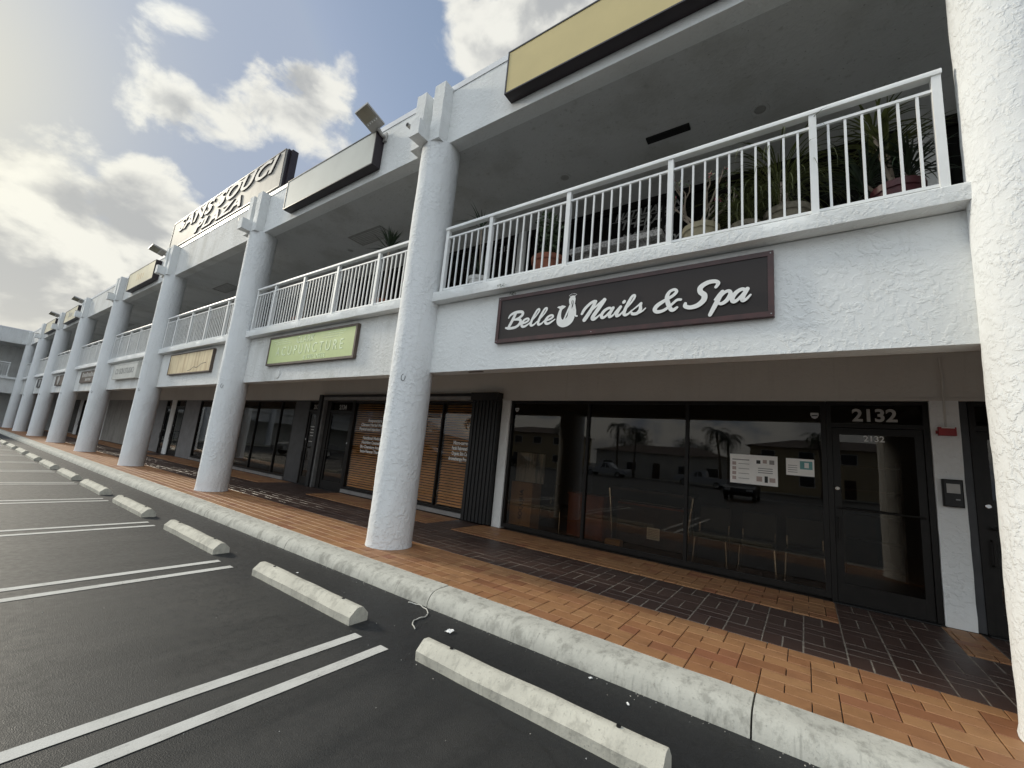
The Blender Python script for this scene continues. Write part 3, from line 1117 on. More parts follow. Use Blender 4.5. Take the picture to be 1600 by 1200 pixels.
# --- upper floor fronts
ZU0, ZU1 = ZFLOOR, 6.34
for k in range(-7, 2):
    x = k * S
    if k == -7:
        pilaster(BX0, BX0 + 0.3, ZFLOOR, ZCEIL, YS)
        x = BX0 + 0.09
    pl = (x - 0.21, x + 0.0)
    pilaster(pl[0] if k > -7 else pl[0] + 0.5, pl[1] if k > -7 else pl[1] + 0.5, ZFLOOR, ZCEIL)
    x0 = pl[1] + (0.5 if k == -7 else 0) + 0.003
    x1 = (k + 1) * S - 0.213 if k < 0 else (6.228 if k == 0 else 12.6)
    for (a, b, kind) in ((x0, x0 + 1.0, 'd'), (x0 + 1.004, x1 - 1.3, 'w'), (x1 - 1.296, x1, 'w')):
        if kind == 'w':
            mull = [a + (b - a) / 2] if b - a > 2 else []
            window(a, b, ZU0 + 0.1, ZU1, mull, gmat='glass_dark', name='upper_window', fw=0.05)
        else:
            window(a, b, ZU0 + 0.02, ZU1, [], gmat='glass_dark', name='upper_door', fw=0.08)
    MB().box(x0, YS, ZU1 + 0.002, x1, YS + 0.1, ZCEIL - 0.001).build('head_strip', 'bronze', bld)
pilaster(6.23, 6.48, ZFLOOR, ZCEIL)

# rooms behind the glass
def room(x0, x1, y0, y1, z0, z1, wall, floor, name):
    r = put(name, None, bld)
    t = 0.05
    MB().box(x0, y1, z0, x1, y1 + t, z1).build('room_back_wall', wall, r)
    MB().box(x0 - t, y0, z0, x0, y1, z1).build('room_side_wall', wall, r)
    MB().box(x1, y0, z0, x1 + t, y1, z1).build('room_side_wall', wall, r)
    MB().box(x0, y0, z0 - t, x1, y1, z0).build('room_floor', floor, r)
    MB().box(x0, y0, z1, x1, y1, z1 + t).build('room_ceiling', wall, r)


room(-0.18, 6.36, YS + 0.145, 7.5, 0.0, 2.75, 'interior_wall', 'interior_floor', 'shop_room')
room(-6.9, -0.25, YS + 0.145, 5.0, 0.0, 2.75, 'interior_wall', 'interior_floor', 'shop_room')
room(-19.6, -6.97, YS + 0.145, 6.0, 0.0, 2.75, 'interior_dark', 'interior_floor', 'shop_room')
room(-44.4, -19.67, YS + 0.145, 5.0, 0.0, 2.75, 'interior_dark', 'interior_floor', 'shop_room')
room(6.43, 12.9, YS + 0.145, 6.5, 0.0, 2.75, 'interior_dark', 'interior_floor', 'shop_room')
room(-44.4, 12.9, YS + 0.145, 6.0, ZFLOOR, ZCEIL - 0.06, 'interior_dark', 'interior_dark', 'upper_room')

# ceiling details on the balcony
for (x, y) in ((1.58, 1.52), (4.58, 1.5), (-4.8, 1.5), (-11.1, 1.5), (-17.5, 1.5)):
    rl = put('recessed_light', None, bld, (x, y, ZCEIL))
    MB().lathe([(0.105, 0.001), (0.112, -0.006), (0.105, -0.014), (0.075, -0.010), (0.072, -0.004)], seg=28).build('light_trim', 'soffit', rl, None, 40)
    MB().lathe([(0.07, -0.005), (0.07, -0.008)], seg=24).build('light_lens', 'lamp_grey', rl)
MB().box(3.09, 1.28, ZCEIL - 0.03, 3.71, 1.40, ZCEIL - 0.001).build('slot_vent', 'black_metal', bld)
for x in (-3.6, -11.9, -24.5):
    v = put('ceiling_vent', None, bld, (x, 1.05, ZCEIL))
    m2 = MB()
    m2.box(-0.6, -0.02, -0.02, 0.6, 0.0, -0.001).box(-0.6, 0.4, -0.02, 0.6, 0.42, -0.001).box(-0.62, -0.02, -0.02, -0.6, 0.42, -0.001).box(0.6, -0.02, -0.02, 0.62, 0.42, -0.001)
    m2.build('vent_frame', 'lamp_grey', v)
    for i in range(7):
        MB().box(-0.598, 0.02 + i * 0.055, -0.016, 0.598, 0.035 + i * 0.055, -0.002).build('vent_blade', 'lamp_grey', v)

# sign painted on the upper glass
for i, (t, x, z, s) in enumerate((('NATALIA LAN', 2.66, 6.10, 0.15), ('THERAPY', 2.66, 5.88, 0.19), ('IN', 2.66, 5.78, 0.09), ('NATURAL', 2.66, 5.62, 0.165), ('WAYS', 3.05, 5.42, 0.15))):
    lettering(t, s * 1.3, x, YS + 0.035, z, 'letter_grey', bld, 'window_lettering', shear=0.3, bold=0.006, extrude=0.001)
MB().box(1.98, YS + 0.036, 6.065, 3.3, YS + 0.038, 6.077).build('window_lettering', 'letter_grey', bld)
lettering('215', 0.19, -0.62, YS + 0.02, 6.05, 'letter_grey', bld, 'door_number', extrude=0.001, bold=0.004)


# ------------------------------------------------------------------ balcony railings
posts = [0.44, 1.305, 2.565, 3.825, 5.10, 5.925]
me_post = MB().box(-0.029, -0.029, 0, 0.029, 0.029, 1.03).mesh('post', 'white_metal')
me_bal = MB().box(-0.0095, -0.0095, 0, 0.0095, 0.0095, 0.87).mesh('baluster', 'white_metal')
hr = [(-0.040, 0.0), (0.040, 0.0), (0.043, 0.018), (0.038, 0.042), (0.022, 0.058), (0.0, 0.064), (-0.022, 0.058), (-0.038, 0.042), (-0.043, 0.018)]
me_hand = MB().prism_x(hr, posts[0] - 0.035, posts[-1] + 0.035).mesh('handrail', 'white_metal', 50)
me_mid = []
me_bot = []
for i in range(5):
    me_mid.append(MB().box(posts[i] + 0.029, -0.014, 0, posts[i + 1] - 0.029, 0.014, 0.026).mesh('upper_rail', 'white_metal'))
    me_bot.append(MB().box(posts[i] + 0.029, -0.014, 0, posts[i + 1] - 0.029, 0.014, 0.026).mesh('lower_rail', 'white_metal'))
ZB = 3.803
rail_where = {0: 'over the dark nail salon sign', -1: 'over the green acupuncture sign', -2: 'over the faded yellow sign', -3: 'over the pale skin studio sign',
              -4: 'over the brown board sign', -5: 'fifth bay beyond the nail salon', -6: 'sixth bay beyond the nail salon', -7: 'in the far corner bay beside the wing', 1: 'to the right of the nearest column'}


def railing(label, loc, rotz=0.0):
    rt = thing('balcony_railing', label, 'railing', loc, rotz, 'balcony railings')
    put('handrail', me_hand, rt, (0, 0, 1.03))
    for p_ in posts:
        put('post', me_post, rt, (p_, 0, 0))
    for i in range(5):
        put('upper_rail', me_mid[i], rt, (0, 0, 0.895))
        put('lower_rail', me_bot[i], rt, (0, 0, 0.03))
        n = 6 if i in (0, 4) else 10
        for j in range(n):
            x = posts[i] + (posts[i + 1] - posts[i]) * (j + 1) / (n + 1)
            o = put('baluster', me_bal, rt, (x, 0, 0.04))
            o.rotation_euler = (random.uniform(-.003, .003), random.uniform(-.004, .004), 0)
    return rt


for k in (0, -1, -2, -3, -4, -5, -6, -7, 1):
    railing('white metal balcony railing with thin balusters, ' + rail_where[k], (k * S, 0.0, ZB))

# ------------------------------------------------------------------ wing at the far end
wing = thing('plaza_wing', 'far two-storey wing closing the plaza at the left edge, pale walls and railing', 'building')
WX = -44.6
MB().box(WX - 0.25, -40, ZF, WX, YP - 0.005, 3.64).build('spandrel_wall', 'stucco_beam', wing)
MB().box(WX - 0.3, -40, 3.64, WX + 0.15, -0.08, 3.8).build('balcony_sill', 'stucco', wing)
MB().box(WX - 0.25, -40, ZCEIL, WX + 0.2, YP - 0.02, 7.45).build('roof_parapet', 'stucco_beam', wing)
MB().box(WX - 0.25, -40, 7.452, WX + 0.22, YP - 0.02, 7.53).build('parapet_coping', 'coping', wing)
MB().box(WX - 9, -40, 3.15, WX - 0.25, 10, 3.7).build('balcony_slab', 'bulkhead', wing)
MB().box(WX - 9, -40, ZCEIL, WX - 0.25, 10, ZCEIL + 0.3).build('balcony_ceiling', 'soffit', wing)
MB().box(WX - 3.0, -40, ZR, WX - 2.85, 10, 3.15).build('ground_wall', 'stucco_beam', wing)
MB().box(WX - 3.0, -40, 3.7, WX - 2.85, 10, ZCEIL).build('upper_wall', 'stucco_beam', wing)
MB().box(WX - 9, -40, ZR, WX - 8.8, 10, 7.4).build('rear_wall', 'stucco_beam', wing)
for y0, z0, z1 in ((-5.0, 4.7, 6.1), (-9.0, 4.7, 6.1), (-5.4, 0.1, 2.5), (-10, 0.1, 2.5)):
    MB().box(WX - 2.849, y0, z0, WX - 2.80, y0 + 2.4, z1).build('window', 'dark_panel', wing)
for y in (-7.0, -13.4, -19.8, -26.2):
    put('column', me_col, wing, (WX + 0.05, y, 0))
struct(MB().box(WX - 2.9, -40, -0.3, WX + 0.7, -0.66, -0.002).build('wing_walkway', 'kerb_concrete'))
rw = railing('white metal railing on the far wing, at the left edge of the photo', (WX + 0.02, -0.35, ZB), R(-90))

# ------------------------------------------------------------------ signs
def sign_box(name, label, x0, x1, z0, z1, ydepth, face, frame, yback, group=None, rim=0.03):
    t = thing(name, label, 'sign', ((x0 + x1) / 2, yback, (z0 + z1) / 2), 0, group)
    w, h = (x1 - x0) / 2, (z1 - z0) / 2
    d = -ydepth
    MB().box(-w, d, -h, w, -0.004, h).build('sign_cabinet', frame, t)
    MB().box(-w + rim, d - 0.004, -h + rim, w - rim, d - 0.0005, h - rim).build('sign_face', face, t)
    f = MB()
    f.box(-w, d - 0.012, h - rim + 0.001, w, d - 0.0005, h)
    f.box(-w, d - 0.012, -h, w, d - 0.0005, -h + rim - 0.001)
    f.box(-w, d - 0.012, -h + rim, -w + rim - 0.001, d - 0.0005, h - rim)
    f.box(w - rim + 0.001, d - 0.012, -h + rim, w, d - 0.0005, h - rim)
    f.build('sign_rim', frame, t)
    return t, d


for k, face, lab in ((0, 'sign_gold', 'blank gold box sign with black sides on the parapet, nearest the camera'), (-1, 'sign_silver', 'blank pale grey box sign with black sides on the parapet'),
                     (-3, 'sign_cream', 'cream box sign on the parapet beyond the roof sign'), (-5, 'sign_cream', 'cream box sign on the parapet, second from the far wing'),
                     (-6, 'sign_cream', 'small-looking cream box sign on the parapet nearest the far wing')):
    t, d = sign_box('parapet_sign', lab, k * S + 1.525, k * S + 4.83, 6.55, 7.275, 0.175, face, 'sign_box', YP, 'parapet box signs', 0.022)
    if k in (-3, -5):
        for i, (xa, za, hh) in enumerate(((-0.5, -0.1, 0.3), (-0.25, -0.1, 0.2), (0.0, -0.12, 0.24), (0.28, -0.1, 0.18))):
            MB().box(xa, d - 0.007, za, xa + 0.13, d - 0.0045, za + hh).build('faded_print', 'letter_grey' if k == -5 else 'sign_faded', t)


# brush-script strokes for the nail salon sign
def catmull(pts, n=7):
    out = []
    P_ = [pts[0]] + list(pts) + [pts[-1]]
    for i in range(1, len(P_) - 2):
        p0, p1, p2, p3 = [Vector(q) for q in P_[i - 1:i + 3]]
        for k in range(n):
            t = k / n
            out.append(0.5 * ((2 * p1) + (-p0 + p2) * t + (2 * p0 - 5 * p1 + 4 * p2 - p3) * t * t + (-p0 + 3 * p1 - 3 * p2 + p3) * t ** 3))
    out.append(Vector(pts[-1]))
    return out


class Pen:
    def __init__(s):
        s.mb = MB()
        s.y = 0.0

    def quad(s, a, b, c, d):
        i = len(s.mb.v)
        s.y -= 0.00002
        s.mb.v += [(q[0], s.y, q[1]) for q in (a, b, c, d)]
        s.mb.f.append((i, i + 1, i + 2, i + 3))

    def poly(s, pts):
        i = len(s.mb.v)
        s.y -= 0.00002
        s.mb.v += [(q[0], s.y, q[1]) for q in pts]
        s.mb.f.append(tuple(range(i, i + len(pts))))

    def disc(s, c, r, n=12):
        s.poly([(c[0] + r * math.cos(2 * math.pi * i / n), c[1] + r * math.sin(2 * math.pi * i / n)) for i in range(n)])

    def stroke(s, pts, tf):
        """pts are (x, z, width)"""
        c = catmull(pts)
        q = [(tf(p.x, p.y), p.z) for p in c]
        L, Rr = [], []
        for i, (p, w) in enumerate(q):
            a = Vector(q[max(i - 1, 0)][0])
            b = Vector(q[min(i + 1, len(q) - 1)][0])
            t = (b - a)
            if t.length < 1e-6:
                t = Vector((1, 0))
            t.normalize()
            n = Vector((-t.y, t.x)) * w * 0.5
            L.append(Vector(p) + n)
            Rr.append(Vector(p) - n)
        for i in range(len(q) - 1):
            s.quad(L[i], Rr[i], Rr[i + 1], L[i + 1])
        s.disc(q[0][0], q[0][1] * 0.49)
        s.disc(q[-1][0], q[-1][1] * 0.49)


G = {
    'B': [[(.30, .97, .15), (.22, .5, .17), (.12, .02, .15)], [(.0, .70, .08), (.06, .88, .12), (.28, 1.0, .15), (.58, .98, .15), (.66, .80, .15), (.52, .60, .13), (.30, .53, .09)],
          [(.32, .53, .09), (.58, .50, .14), (.66, .30, .16), (.52, .06, .14), (.22, .0, .13), (.0, .06, .10)]],
    'e': [[(.06, .20, .09), (.25, .28, .10), (.34, .40, .11), (.26, .50, .10), (.12, .42, .12), (.05, .20, .14), (.12, .03, .13), (.26, .03, .11), (.46, .22, .06)]],
    'l': [[(.0, .20, .06), (.18, .50, .07), (.30, .84, .09), (.28, .99, .09), (.19, .92, .11), (.10, .5, .13), (.07, .15, .14), (.13, .02, .12), (.24, .06, .09), (.34, .22, .06)]],
    'N': [[(.0, .38, .12), (.06, .62, .14), (.22, .88, .13), (.38, .98, .13), (.42, .90, .14)], [(.44, .96, .14), (.34, .5, .17), (.18, .02, .18)],
          [(.22, .18, .07), (.46, .62, .08), (.76, .97, .14)], [(.78, .98, .18), (.64, .55, .18), (.50, .12, .17), (.56, .0, .14), (.68, .08, .09), (.78, .22, .06)]],
    'a': [[(.40, .40, .10), (.28, .50, .11), (.12, .40, .13), (.04, .18, .14), (.10, .03, .13), (.22, .08, .10), (.36, .34, .08)], [(.43, .48, .13), (.36, .2, .14), (.38, .03, .12), (.48, .06, .09), (.58, .22, .06)]],
    'i': [[(.0, .2, .06), (.12, .44, .08)], [(.17, .48, .13), (.10, .2, .14), (.12, .03, .13), (.22, .06, .09), (.32, .22, .06)], [(.24, .70, .13), (.26, .74, .13)]],
    's': [[(.0, .2, .05), (.18, .42, .07), (.27, .54, .08), (.27, .40, .12), (.30, .2, .14), (.22, .03, .13), (.06, .03, .12), (.02, .10, .09)], [(.24, .02, .08), (.38, .10, .07), (.48, .24, .05)]],
    '&': [[(.86, .10, .10), (.70, .0, .14), (.52, .28, .17), (.38, .66, .16), (.42, .92, .12), (.58, 1.0, .11), (.68, .88, .12), (.58, .70, .12), (.36, .54, .13), (.12, .34, .16), (.04, .14, .16), (.16, .0, .14), (.40, .04, .12), (.62, .26, .10), (.78, .46, .10), (.92, .46, .10)]],
    'S': [[(.86, .74, .10), (.90, .90, .12), (.76, 1.0, .13), (.52, .98, .15), (.34, .82, .17), (.38, .62, .17), (.54, .46, .18), (.56, .24, .18), (.40, .05, .16), (.16, .0, .14), (-.02, .08, .14), (-.04, .2, .10)]],
    'p': [[(.02, .2, .06), (.12, .42, .08), (.19, .5, .10)], [(.20, .5, .13), (.10, .05, .15), (.0, -.42, .12)], [(.14, .2, .08), (.26, .44, .10), (.40, .50, .11), (.48, .36, .13), (.42, .12, .13), (.28, .0, .11), (.14, .06, .09)], [(.40, .08, .06), (.56, .2, .06)]],
}
ADV = {'B': .70, 'e': .42, 'l': .34, 'N': .80, 'a': .54, 'i': .30, 's': .46, '&': 1.0, 'S': .92, 'p': .54}


def script_word(pen, word, x0, x1, z, cap, slant=0.30):
    tot = sum(ADV[ch] for ch in word)
    sx = (x1 - x0) / tot
    x = x0
    k = cap
    for ch in word:
        for st in G[ch]:
            pen.stroke([(p[0], p[1], p[2] * k * 1.25) for p in st], lambda a, b: (x + a * sx + (b - 0.3) * slant * k * 0.8, z + b * k))
        x += ADV[ch] * sx


t, d = sign_box('shop_sign', 'dark brown nail salon sign with white script and maroon frame', 1.555, 4.775, 2.912, 3.56, 0.05, 'sign_brown', 'sign_frame_red', YF, 'shop signs on the spandrels', 0.05)
ox, oz = t.location.x, t.location.z
pen = Pen()
for wd, a, b, zz, cap in (('Belle', 1.73, 2.46, 3.098, 0.215), ('Nails', 2.83, 3.59, 3.085, 0.225), ('&', 3.69, 3.97, 3.08, 0.225), ('Spa', 4.02, 4.58, 3.085, 0.245)):
    script_word(pen, wd, a - ox, b - ox, zz - oz, cap)
o = pen.mb.build('script_lettering', 'letter_white', t, (0, d - 0.0055, 0))
# mermaid emblem: tail, body, arms, crown
pen = Pen()
mx, mz, k = 2.485 - ox, 3.045 - oz, 0.40


def mt(a, b):
    return (mx + a * k * 0.92, mz + b * k)


pen.stroke([(.55, .42, .085), (.54, .26, .10), (.45, .14, .105), (.28, .09, .10), (.14, .15, .085), (.10, .30, .06), (.12, .46, .042), (.16, .56, .036)], mt)
pen.poly([mt(*q) for q in ((.165, .52), (.07, .60), (.0, .63), (.06, .665), (.13, .66), (.19, .68), (.25, .665), (.34, .63), (.25, .57))])
pen.stroke([(.53, .40, .06), (.55, .52, .07), (.57, .64, .075)], mt)
pen.stroke([(.52, .72, .05), (.535, .82, .075), (.58, .84, .07), (.60, .70, .05)], mt)
pen.stroke([(.50, .64, .03), (.42, .48, .024), (.33, .28, .022), (.29, .18, .025)], mt)
pen.stroke([(.64, .64, .03), (.69, .46, .024), (.71, .30, .02), (.77, .27, .02)], mt)
pen.poly([mt(*q) for q in ((.50, .885), (.455, .945), (.51, .93), (.535, .955), (.575, .935), (.615, .955), (.635, .93), (.69, .945), (.645, .885))])
for i in range(7):
    a = R(150 - i * 20)
    pen.disc(mt(.575 + .15 * math.cos(a), .92 + .085 * math.sin(a)), 0.0052, 8)
pen.mb.build('mermaid_emblem', 'letter_white', t, (0, d - 0.0055, 0))
pen = Pen()
for st in ([(.56, .80, .006), (.545, .72, .008), (.57, .64, .007), (.56, .54, .006)], [(.60, .78, .006), (.60, .68, .008), (.585, .58, .007)]):
    pen.stroke(st, mt)
pen.mb.build('emblem_lines', 'sign_brown', t, (0, d - 0.009, 0))
for sx, sz in ((-1.585, -0.3), (1.585, -0.3), (-0.2, -0.3), (1.585, 0.3), (-1.585, 0.3)):
    MB().lathe([(0.006, 0), (0.006, -0.004)], (sx, d - 0.012, sz), 8, 'y').build('screw', 'grey_metal', t)

t, d = sign_box('shop_sign', 'lime green acupuncture sign with thin pale letters and brown frame', -4.915, -1.64, 2.90, 3.55, 0.06, 'sign_green', 'sign_wood', YF, 'shop signs on the spandrels', 0.045)
lettering('CLARK', 0.20, -0.12, d - 0.006, 0.115, 'letter_pale_green', t, extrude=0.0015, spacing=1.15)
lettering('ACUPUNCTURE', 0.29, 0.0, d - 0.006, -0.125, 'letter_pale_green', t, extrude=0.0015, spacing=1.5, squash=0.9)
lettering('& WELLNESS', 0.13, 0.3, d - 0.006, -0.255, 'letter_pale_green', t, extrude=0.0015, spacing=1.1)
for s in (-1, 1):
    for i in range(3):
        MB().box(s * 0.92 - 0.40 + 0.06 * i * s, d - 0.0065, 0.135 + i * 0.045, s * 0.92 + 0.25 + 0.06 * i * s, d - 0.0045, 0.143 + i * 0.045).build('sign_line', 'letter_pale_green', t)

t, d = sign_box('shop_sign', 'faded yellow shop sign with peeling print and dark frame', -11.38, -8.07, 2.91, 3.555, 0.06, 'sign_faded', 'sign_wood', YF, 'shop signs on the spandrels', 0.03)
pen = Pen()
pen.stroke([(.0, -.25, .012), (.25, -.22, .02), (.45, -.15, .014), (.7, -.17, .018), (1.0, -.08, .012), (1.3, -.06, .02)], lambda a, b: (a, b))
pen.mb.build('scrawl', 'sign_wood', t, (0, d - 0.006, 0))

t, d = sign_box('shop_sign', 'pale skin studio sign with grey letters', -17.64, -14.5, 2.93, 3.52, 0.12, 'sign_pale', 'sign_pale', YF, 'shop signs on the spandrels', 0.03)
lettering('CU SKIN STUDIO', 0.30, 0, d - 0.006, -0.09, 'letter_grey', t, extrude=0.002, bold=0.004, squash=1.05)
t, d = sign_box('shop_sign', 'brown board sign with pale lettering, on the fourth spandrel from the nail salon', -23.8, -20.7, 2.95, 3.5, 0.06, 'sign_wood', 'sign_wood', YF, 'shop signs on the spandrels', 0.03)
for i in range(9):
    MB().box(-1.2 + i * 0.27, d - 0.0065, 0.0, -1.02 + i * 0.27, d - 0.0045, 0.16 + 0.06 * (i % 3 == 0)).build('blurred_letter', 'letter_dim', t)
    if 2 < i < 7:
        MB().box(-1.2 + i * 0.27, d - 0.0065, -0.2, -1.04 + i * 0.27, d - 0.0045, -0.08).build('blurred_letter', 'letter_dim', t)
for k, lab in ((-5, 'dark oval shop sign on the fifth spandrel from the nail salon'), (-6, 'dark shop sign on the last spandrel before the far wing')):
    t, d = sign_box('shop_sign', lab, k * S + 1.6, k * S + 4.7, 2.95, 3.5, 0.06, 'sign_wood' if k == -5 else 'dark_panel', 'sign_wood', YF, 'shop signs on the spandrels', 0.03)
    MB().lathe([(0.25, d - 0.004), (0.25, d - 0.02)], (-0.6, 0, 0), 24, 'y').build('sign_medallion', 'letter_dim', t)

# roof sign
t = thing('roof_sign', 'big roof sign with raised italic letters reading SANS SOUCI PLAZA', 'sign', (-9.85, -0.10, 8.14))
MB().box(-4.05, 0.0, -0.54, 4.05, 0.04, 0.54).build('sign_face', 'sign_roof_face', t)
MB().box(-4.06, 0.042, -0.56, 4.07, 0.10, 0.56).build('sign_back_frame', 'sign_box', t)
MB().box(-4.0, 0.102, -0.53, 4.16, 0.26, 0.545).build('sign_cabinet', 'sign_box', t)
f = MB()
f.box(-4.05, -0.012, 0.515, 4.05, -0.001, 0.54).box(-4.05, -0.012, -0.54, 4.05, -0.001, -0.515).box(4.03, -0.012, -0.514, 4.05, -0.001, 0.514).box(-4.05, -0.012, -0.514, -4.03, -0.001, 0.514)
f.build('sign_rim', 'sign_box', t)
for body, size, z, sq, sp in (('SANS SOUCI', 0.60, 0.05, 1.95, 1.08), ('PLAZA', 0.48, -0.42, 2.2, 1.15)):
    lettering(body, size, 0.07, -0.012, z - 0.004, 'sign_box', t, 'letter_return', extrude=0.010, shear=0.35, bold=0.019, squash=sq, spacing=sp)
    lettering(body, size, 0.05, -0.026, z, 'sign_letter', t, extrude=0.003, shear=0.35, bold=0.014, squash=sq, spacing=sp)
for x in (-3.2, 0, 3.2):
    MB().box(x - 0.05, 0.12, -0.66, x + 0.05, 0.22, -0.531).build('sign_foot', 'black_metal', t)

# ------------------------------------------------------------------ flood lights on the parapet
def floodlight(label, x, tilt, yaw):
    t = thing('floodlight', label, 'floodlight', (x, YP - 0.014, 7.2), 0, 'floodlights along the parapet')
    MB().box(-0.06, -0.025, -0.09, 0.06, 0.0, 0.09).build('wall_plate', 'lamp_grey', t)
    pts = [(0, -0.02, 0.0), (0.0, -0.09, 0.015), (0.0, -0.14, 0.05), (0.0, -0.19, 0.075)]
    MB().tube(pts, [0.03, 0.034, 0.036, 0.036], 10).build('arm', 'lamp_grey', t, None, True)
    h = MB()
    mat = Matrix.Translation((-0.0, -0.17, 0.075)) @ Matrix.Rotation(yaw, 4, 'Z') @ Matrix.Rotation(tilt, 4, 'X') @ Matrix.Rotation(R(-24), 4, 'Y') @ Matrix.Scale(0.86, 4)
    h.cbox(-0.18, -0.50, -0.02, 0.18, 0.0, 0.07, 0.025, mat)
    hd = h.build('lamp_head', 'lamp_grey', t)
    MB().box(-0.145, -0.49, -0.028, 0.145, -0.22, -0.021, mat).build('lens', 'lens', hd)
    for i in range(5):
        MB().box(-0.13 + i * 0.06, -0.2, -0.03, -0.11 + i * 0.06, -0.17, -0.021, mat).build('clip', 'white_metal', hd)
    return t


floodlight('grey shoebox floodlight beside the pale grey parapet sign', -1.50, R(-12), R(4))
floodlight('grey floodlight beyond the roof sign, above the cream parapet sign', -13.35, R(-12), R(2))
floodlight('grey floodlight on the parapet, third from the camera', -25.9, R(-12), R(2))
floodlight('grey floodlight on the parapet, nearest the far wing', -32.4, R(-12), R(2))

# ------------------------------------------------------------------ small fittings by the nail salon door
t = thing('fire_alarm_box', 'small red fire alarm box on the white pilaster with conduit above', 'alarm box', (6.36, YS - 0.04, 2.18))
MB().box(-0.075, -0.055, -0.05, 0.075, 0.0, 0.05).build('housing', 'red_box', t)
MB().box(-0.05, -0.062, 0.036, 0.06, -0.056, 0.048).build('strobe', 'paper', t)
MB().tube([(0.0, 0.012, 0.05), (0.0, 0.006, 0.5), (-0.005, 0.006, 0.9)], 0.011, 8).build('conduit', 'bulkhead', t)
MB().box(-0.095, -0.03, -0.03, -0.076, -0.01, 0.01).build('test_button', 'red_box', t)
t = thing('wall_keypad', 'black wall box with pale screen on the white pilaster', 'wall box', (6.365, YS - 0.04, 1.47))
MB().cbox(-0.085, -0.155, -0.06, 0.085, 0.155, 0.0, 0.012, Matrix.Rotation(R(90), 4, 'X') @ Matrix.Translation((0, 0, 0.06))).build('housing', 'black_metal', t)
MB().box(-0.055, -0.066, -0.0, 0.055, -0.0605, 0.105).build('screen', 'lamp_grey', t)
MB().box(0.015, -0.067, -0.075, 0.05, -0.0605, -0.062).build('slot', 'grey_metal', t)

# ------------------------------------------------------------------ things inside the nail salon
t = thing('cardboard_box', 'tall brown cardboard box standing behind the salon glass at left', 'box', (0.30, 3.12, 0.0))
MB().box(-0.25, -0.17, 0.0, 0.25, 0.17, 0.92).build('carton', 'cardboard', t)
MB().box(-0.252, -0.173, 0.45, 0.252, -0.171, 0.458).build('carton_seam', 'ink', t)
MB().box(0.0, -0.1735, 0.02, 0.006, -0.171, 0.90).build('carton_seam', 'ink', t)
o = lettering('SOQUJI.IA', 0.13, 0.05, -0.1745, 0.2, 'ink', t, 'print', extrude=0.0005, align='LEFT', bold=0.002)
o.rotation_euler = (0, R(-90), 0)
t = thing('canvas_print', 'blue and white marbled print leaning above the cardboard box', 'picture', (0.42, 3.0, 0.93))
MB().box(-0.33, 0, 0, 0.33, 0.03, 0.58).build('canvas', 'marble_print', t)
MB().box(-0.335, 0.031, -0.005, 0.335, 0.05, 0.585).build('stretcher', 'brown_wood', t)
t = thing('cabinet', 'reddish wood cabinet behind the first salon mullion', 'cabinet', (1.55, 3.5, 0.0))
MB().box(-0.36, -0.22, 0.04, 0.36, 0.22, 0.80).build('carcass', 'cherry_wood', t)
MB().box(-0.38, -0.24, 0.80, 0.38, 0.24, 0.83).build('cabinet_top', 'cherry_wood', t)
for s in (-1, 1):
    MB().box(min(s * .006, s * .345), -0.238, 0.06, max(s * .006, s * .345), -0.221, 0.785).build('cabinet_door', 'cherry_wood', t)
t = thing('reception_desk', 'wooden reception desk with curved steel uprights behind the salon glass', 'desk', (2.68, 3.6, 0.0))
MB().box(-0.62, 0.0, 0.05, 0.62, 0.5, 0.74).build('desk_body', 'brown_wood', t)
MB().box(-0.72, -0.1, 0.98, 0.72, 0.5, 1.02).build('desk_top', 'brown_wood', t)
MB().box(-0.6, -0.05, 0.74, 0.6, 0.45, 0.77).build('desk_shelf', 'cherry_wood', t)
for s in (-1, 1):
    MB().tube([(s * 0.74, -0.14, 1.0), (s * (0.70), -0.15, 0.7), (s * 0.67, -0.15, 0.35), (s * 0.66, -0.14, 0.01)], 0.018, 8).build('steel_upright', 'chrome', t)
MB().tube([(-0.55, -0.06, 0.80), (0.55, -0.06, 0.80)], 0.012, 8).build('steel_rail', 'chrome', t)
t = thing('paper_notice', 'square white paper on the lower front of the reception desk', 'paper', (2.80, 3.37, 0.22))
MB().box(-0.11, 0, 0, 0.11, 0.004, 0.2).build('sheet', 'paper', t)
for i in range(6):
    MB().box(-0.09, -0.0025, 0.03 + i * 0.026, 0.08, -0.0005, 0.036 + i * 0.026).build('print_line', 'print_grey', t)
t = thing('wrapped_parcel', 'small tan parcel on the floor before the reception desk', 'parcel', (2.12, 3.33, 0.0))
MB().cbox(-0.14, -0.08, 0, 0.14, 0.08, 0.12, 0.02).build('wrapping', 'cardboard', t)


def chair(x, y, label, rz=0):
    t = thing('salon_chair', label, 'chair', (x, y, 0), rz, 'waiting chairs in the nail salon')
    MB().cbox(-0.23, -0.22, 0.42, 0.23, 0.22, 0.48, 0.02).build('seat', 'black_vinyl', t)
    MB().cbox(-0.23, -0.03, 0.52, 0.23, 0.03, 0.90, 0.02, Matrix.Translation((0, 0.22, 0)) @ Matrix.Rotation(R(-8), 4, 'X')).build('backrest', 'black_vinyl', t)
    for sx in (-1, 1):
        MB().tube([(sx * 0.22, -0.2, 0.44), (sx * 0.245, -0.235, 0.0)], 0.012, 8).build('leg', 'chrome', t)
        MB().tube([(sx * 0.22, 0.2, 0.62), (sx * 0.22, 0.2, 0.4), (sx * 0.245, 0.24, 0.0)], 0.012, 8).build('leg', 'chrome', t)
    return t


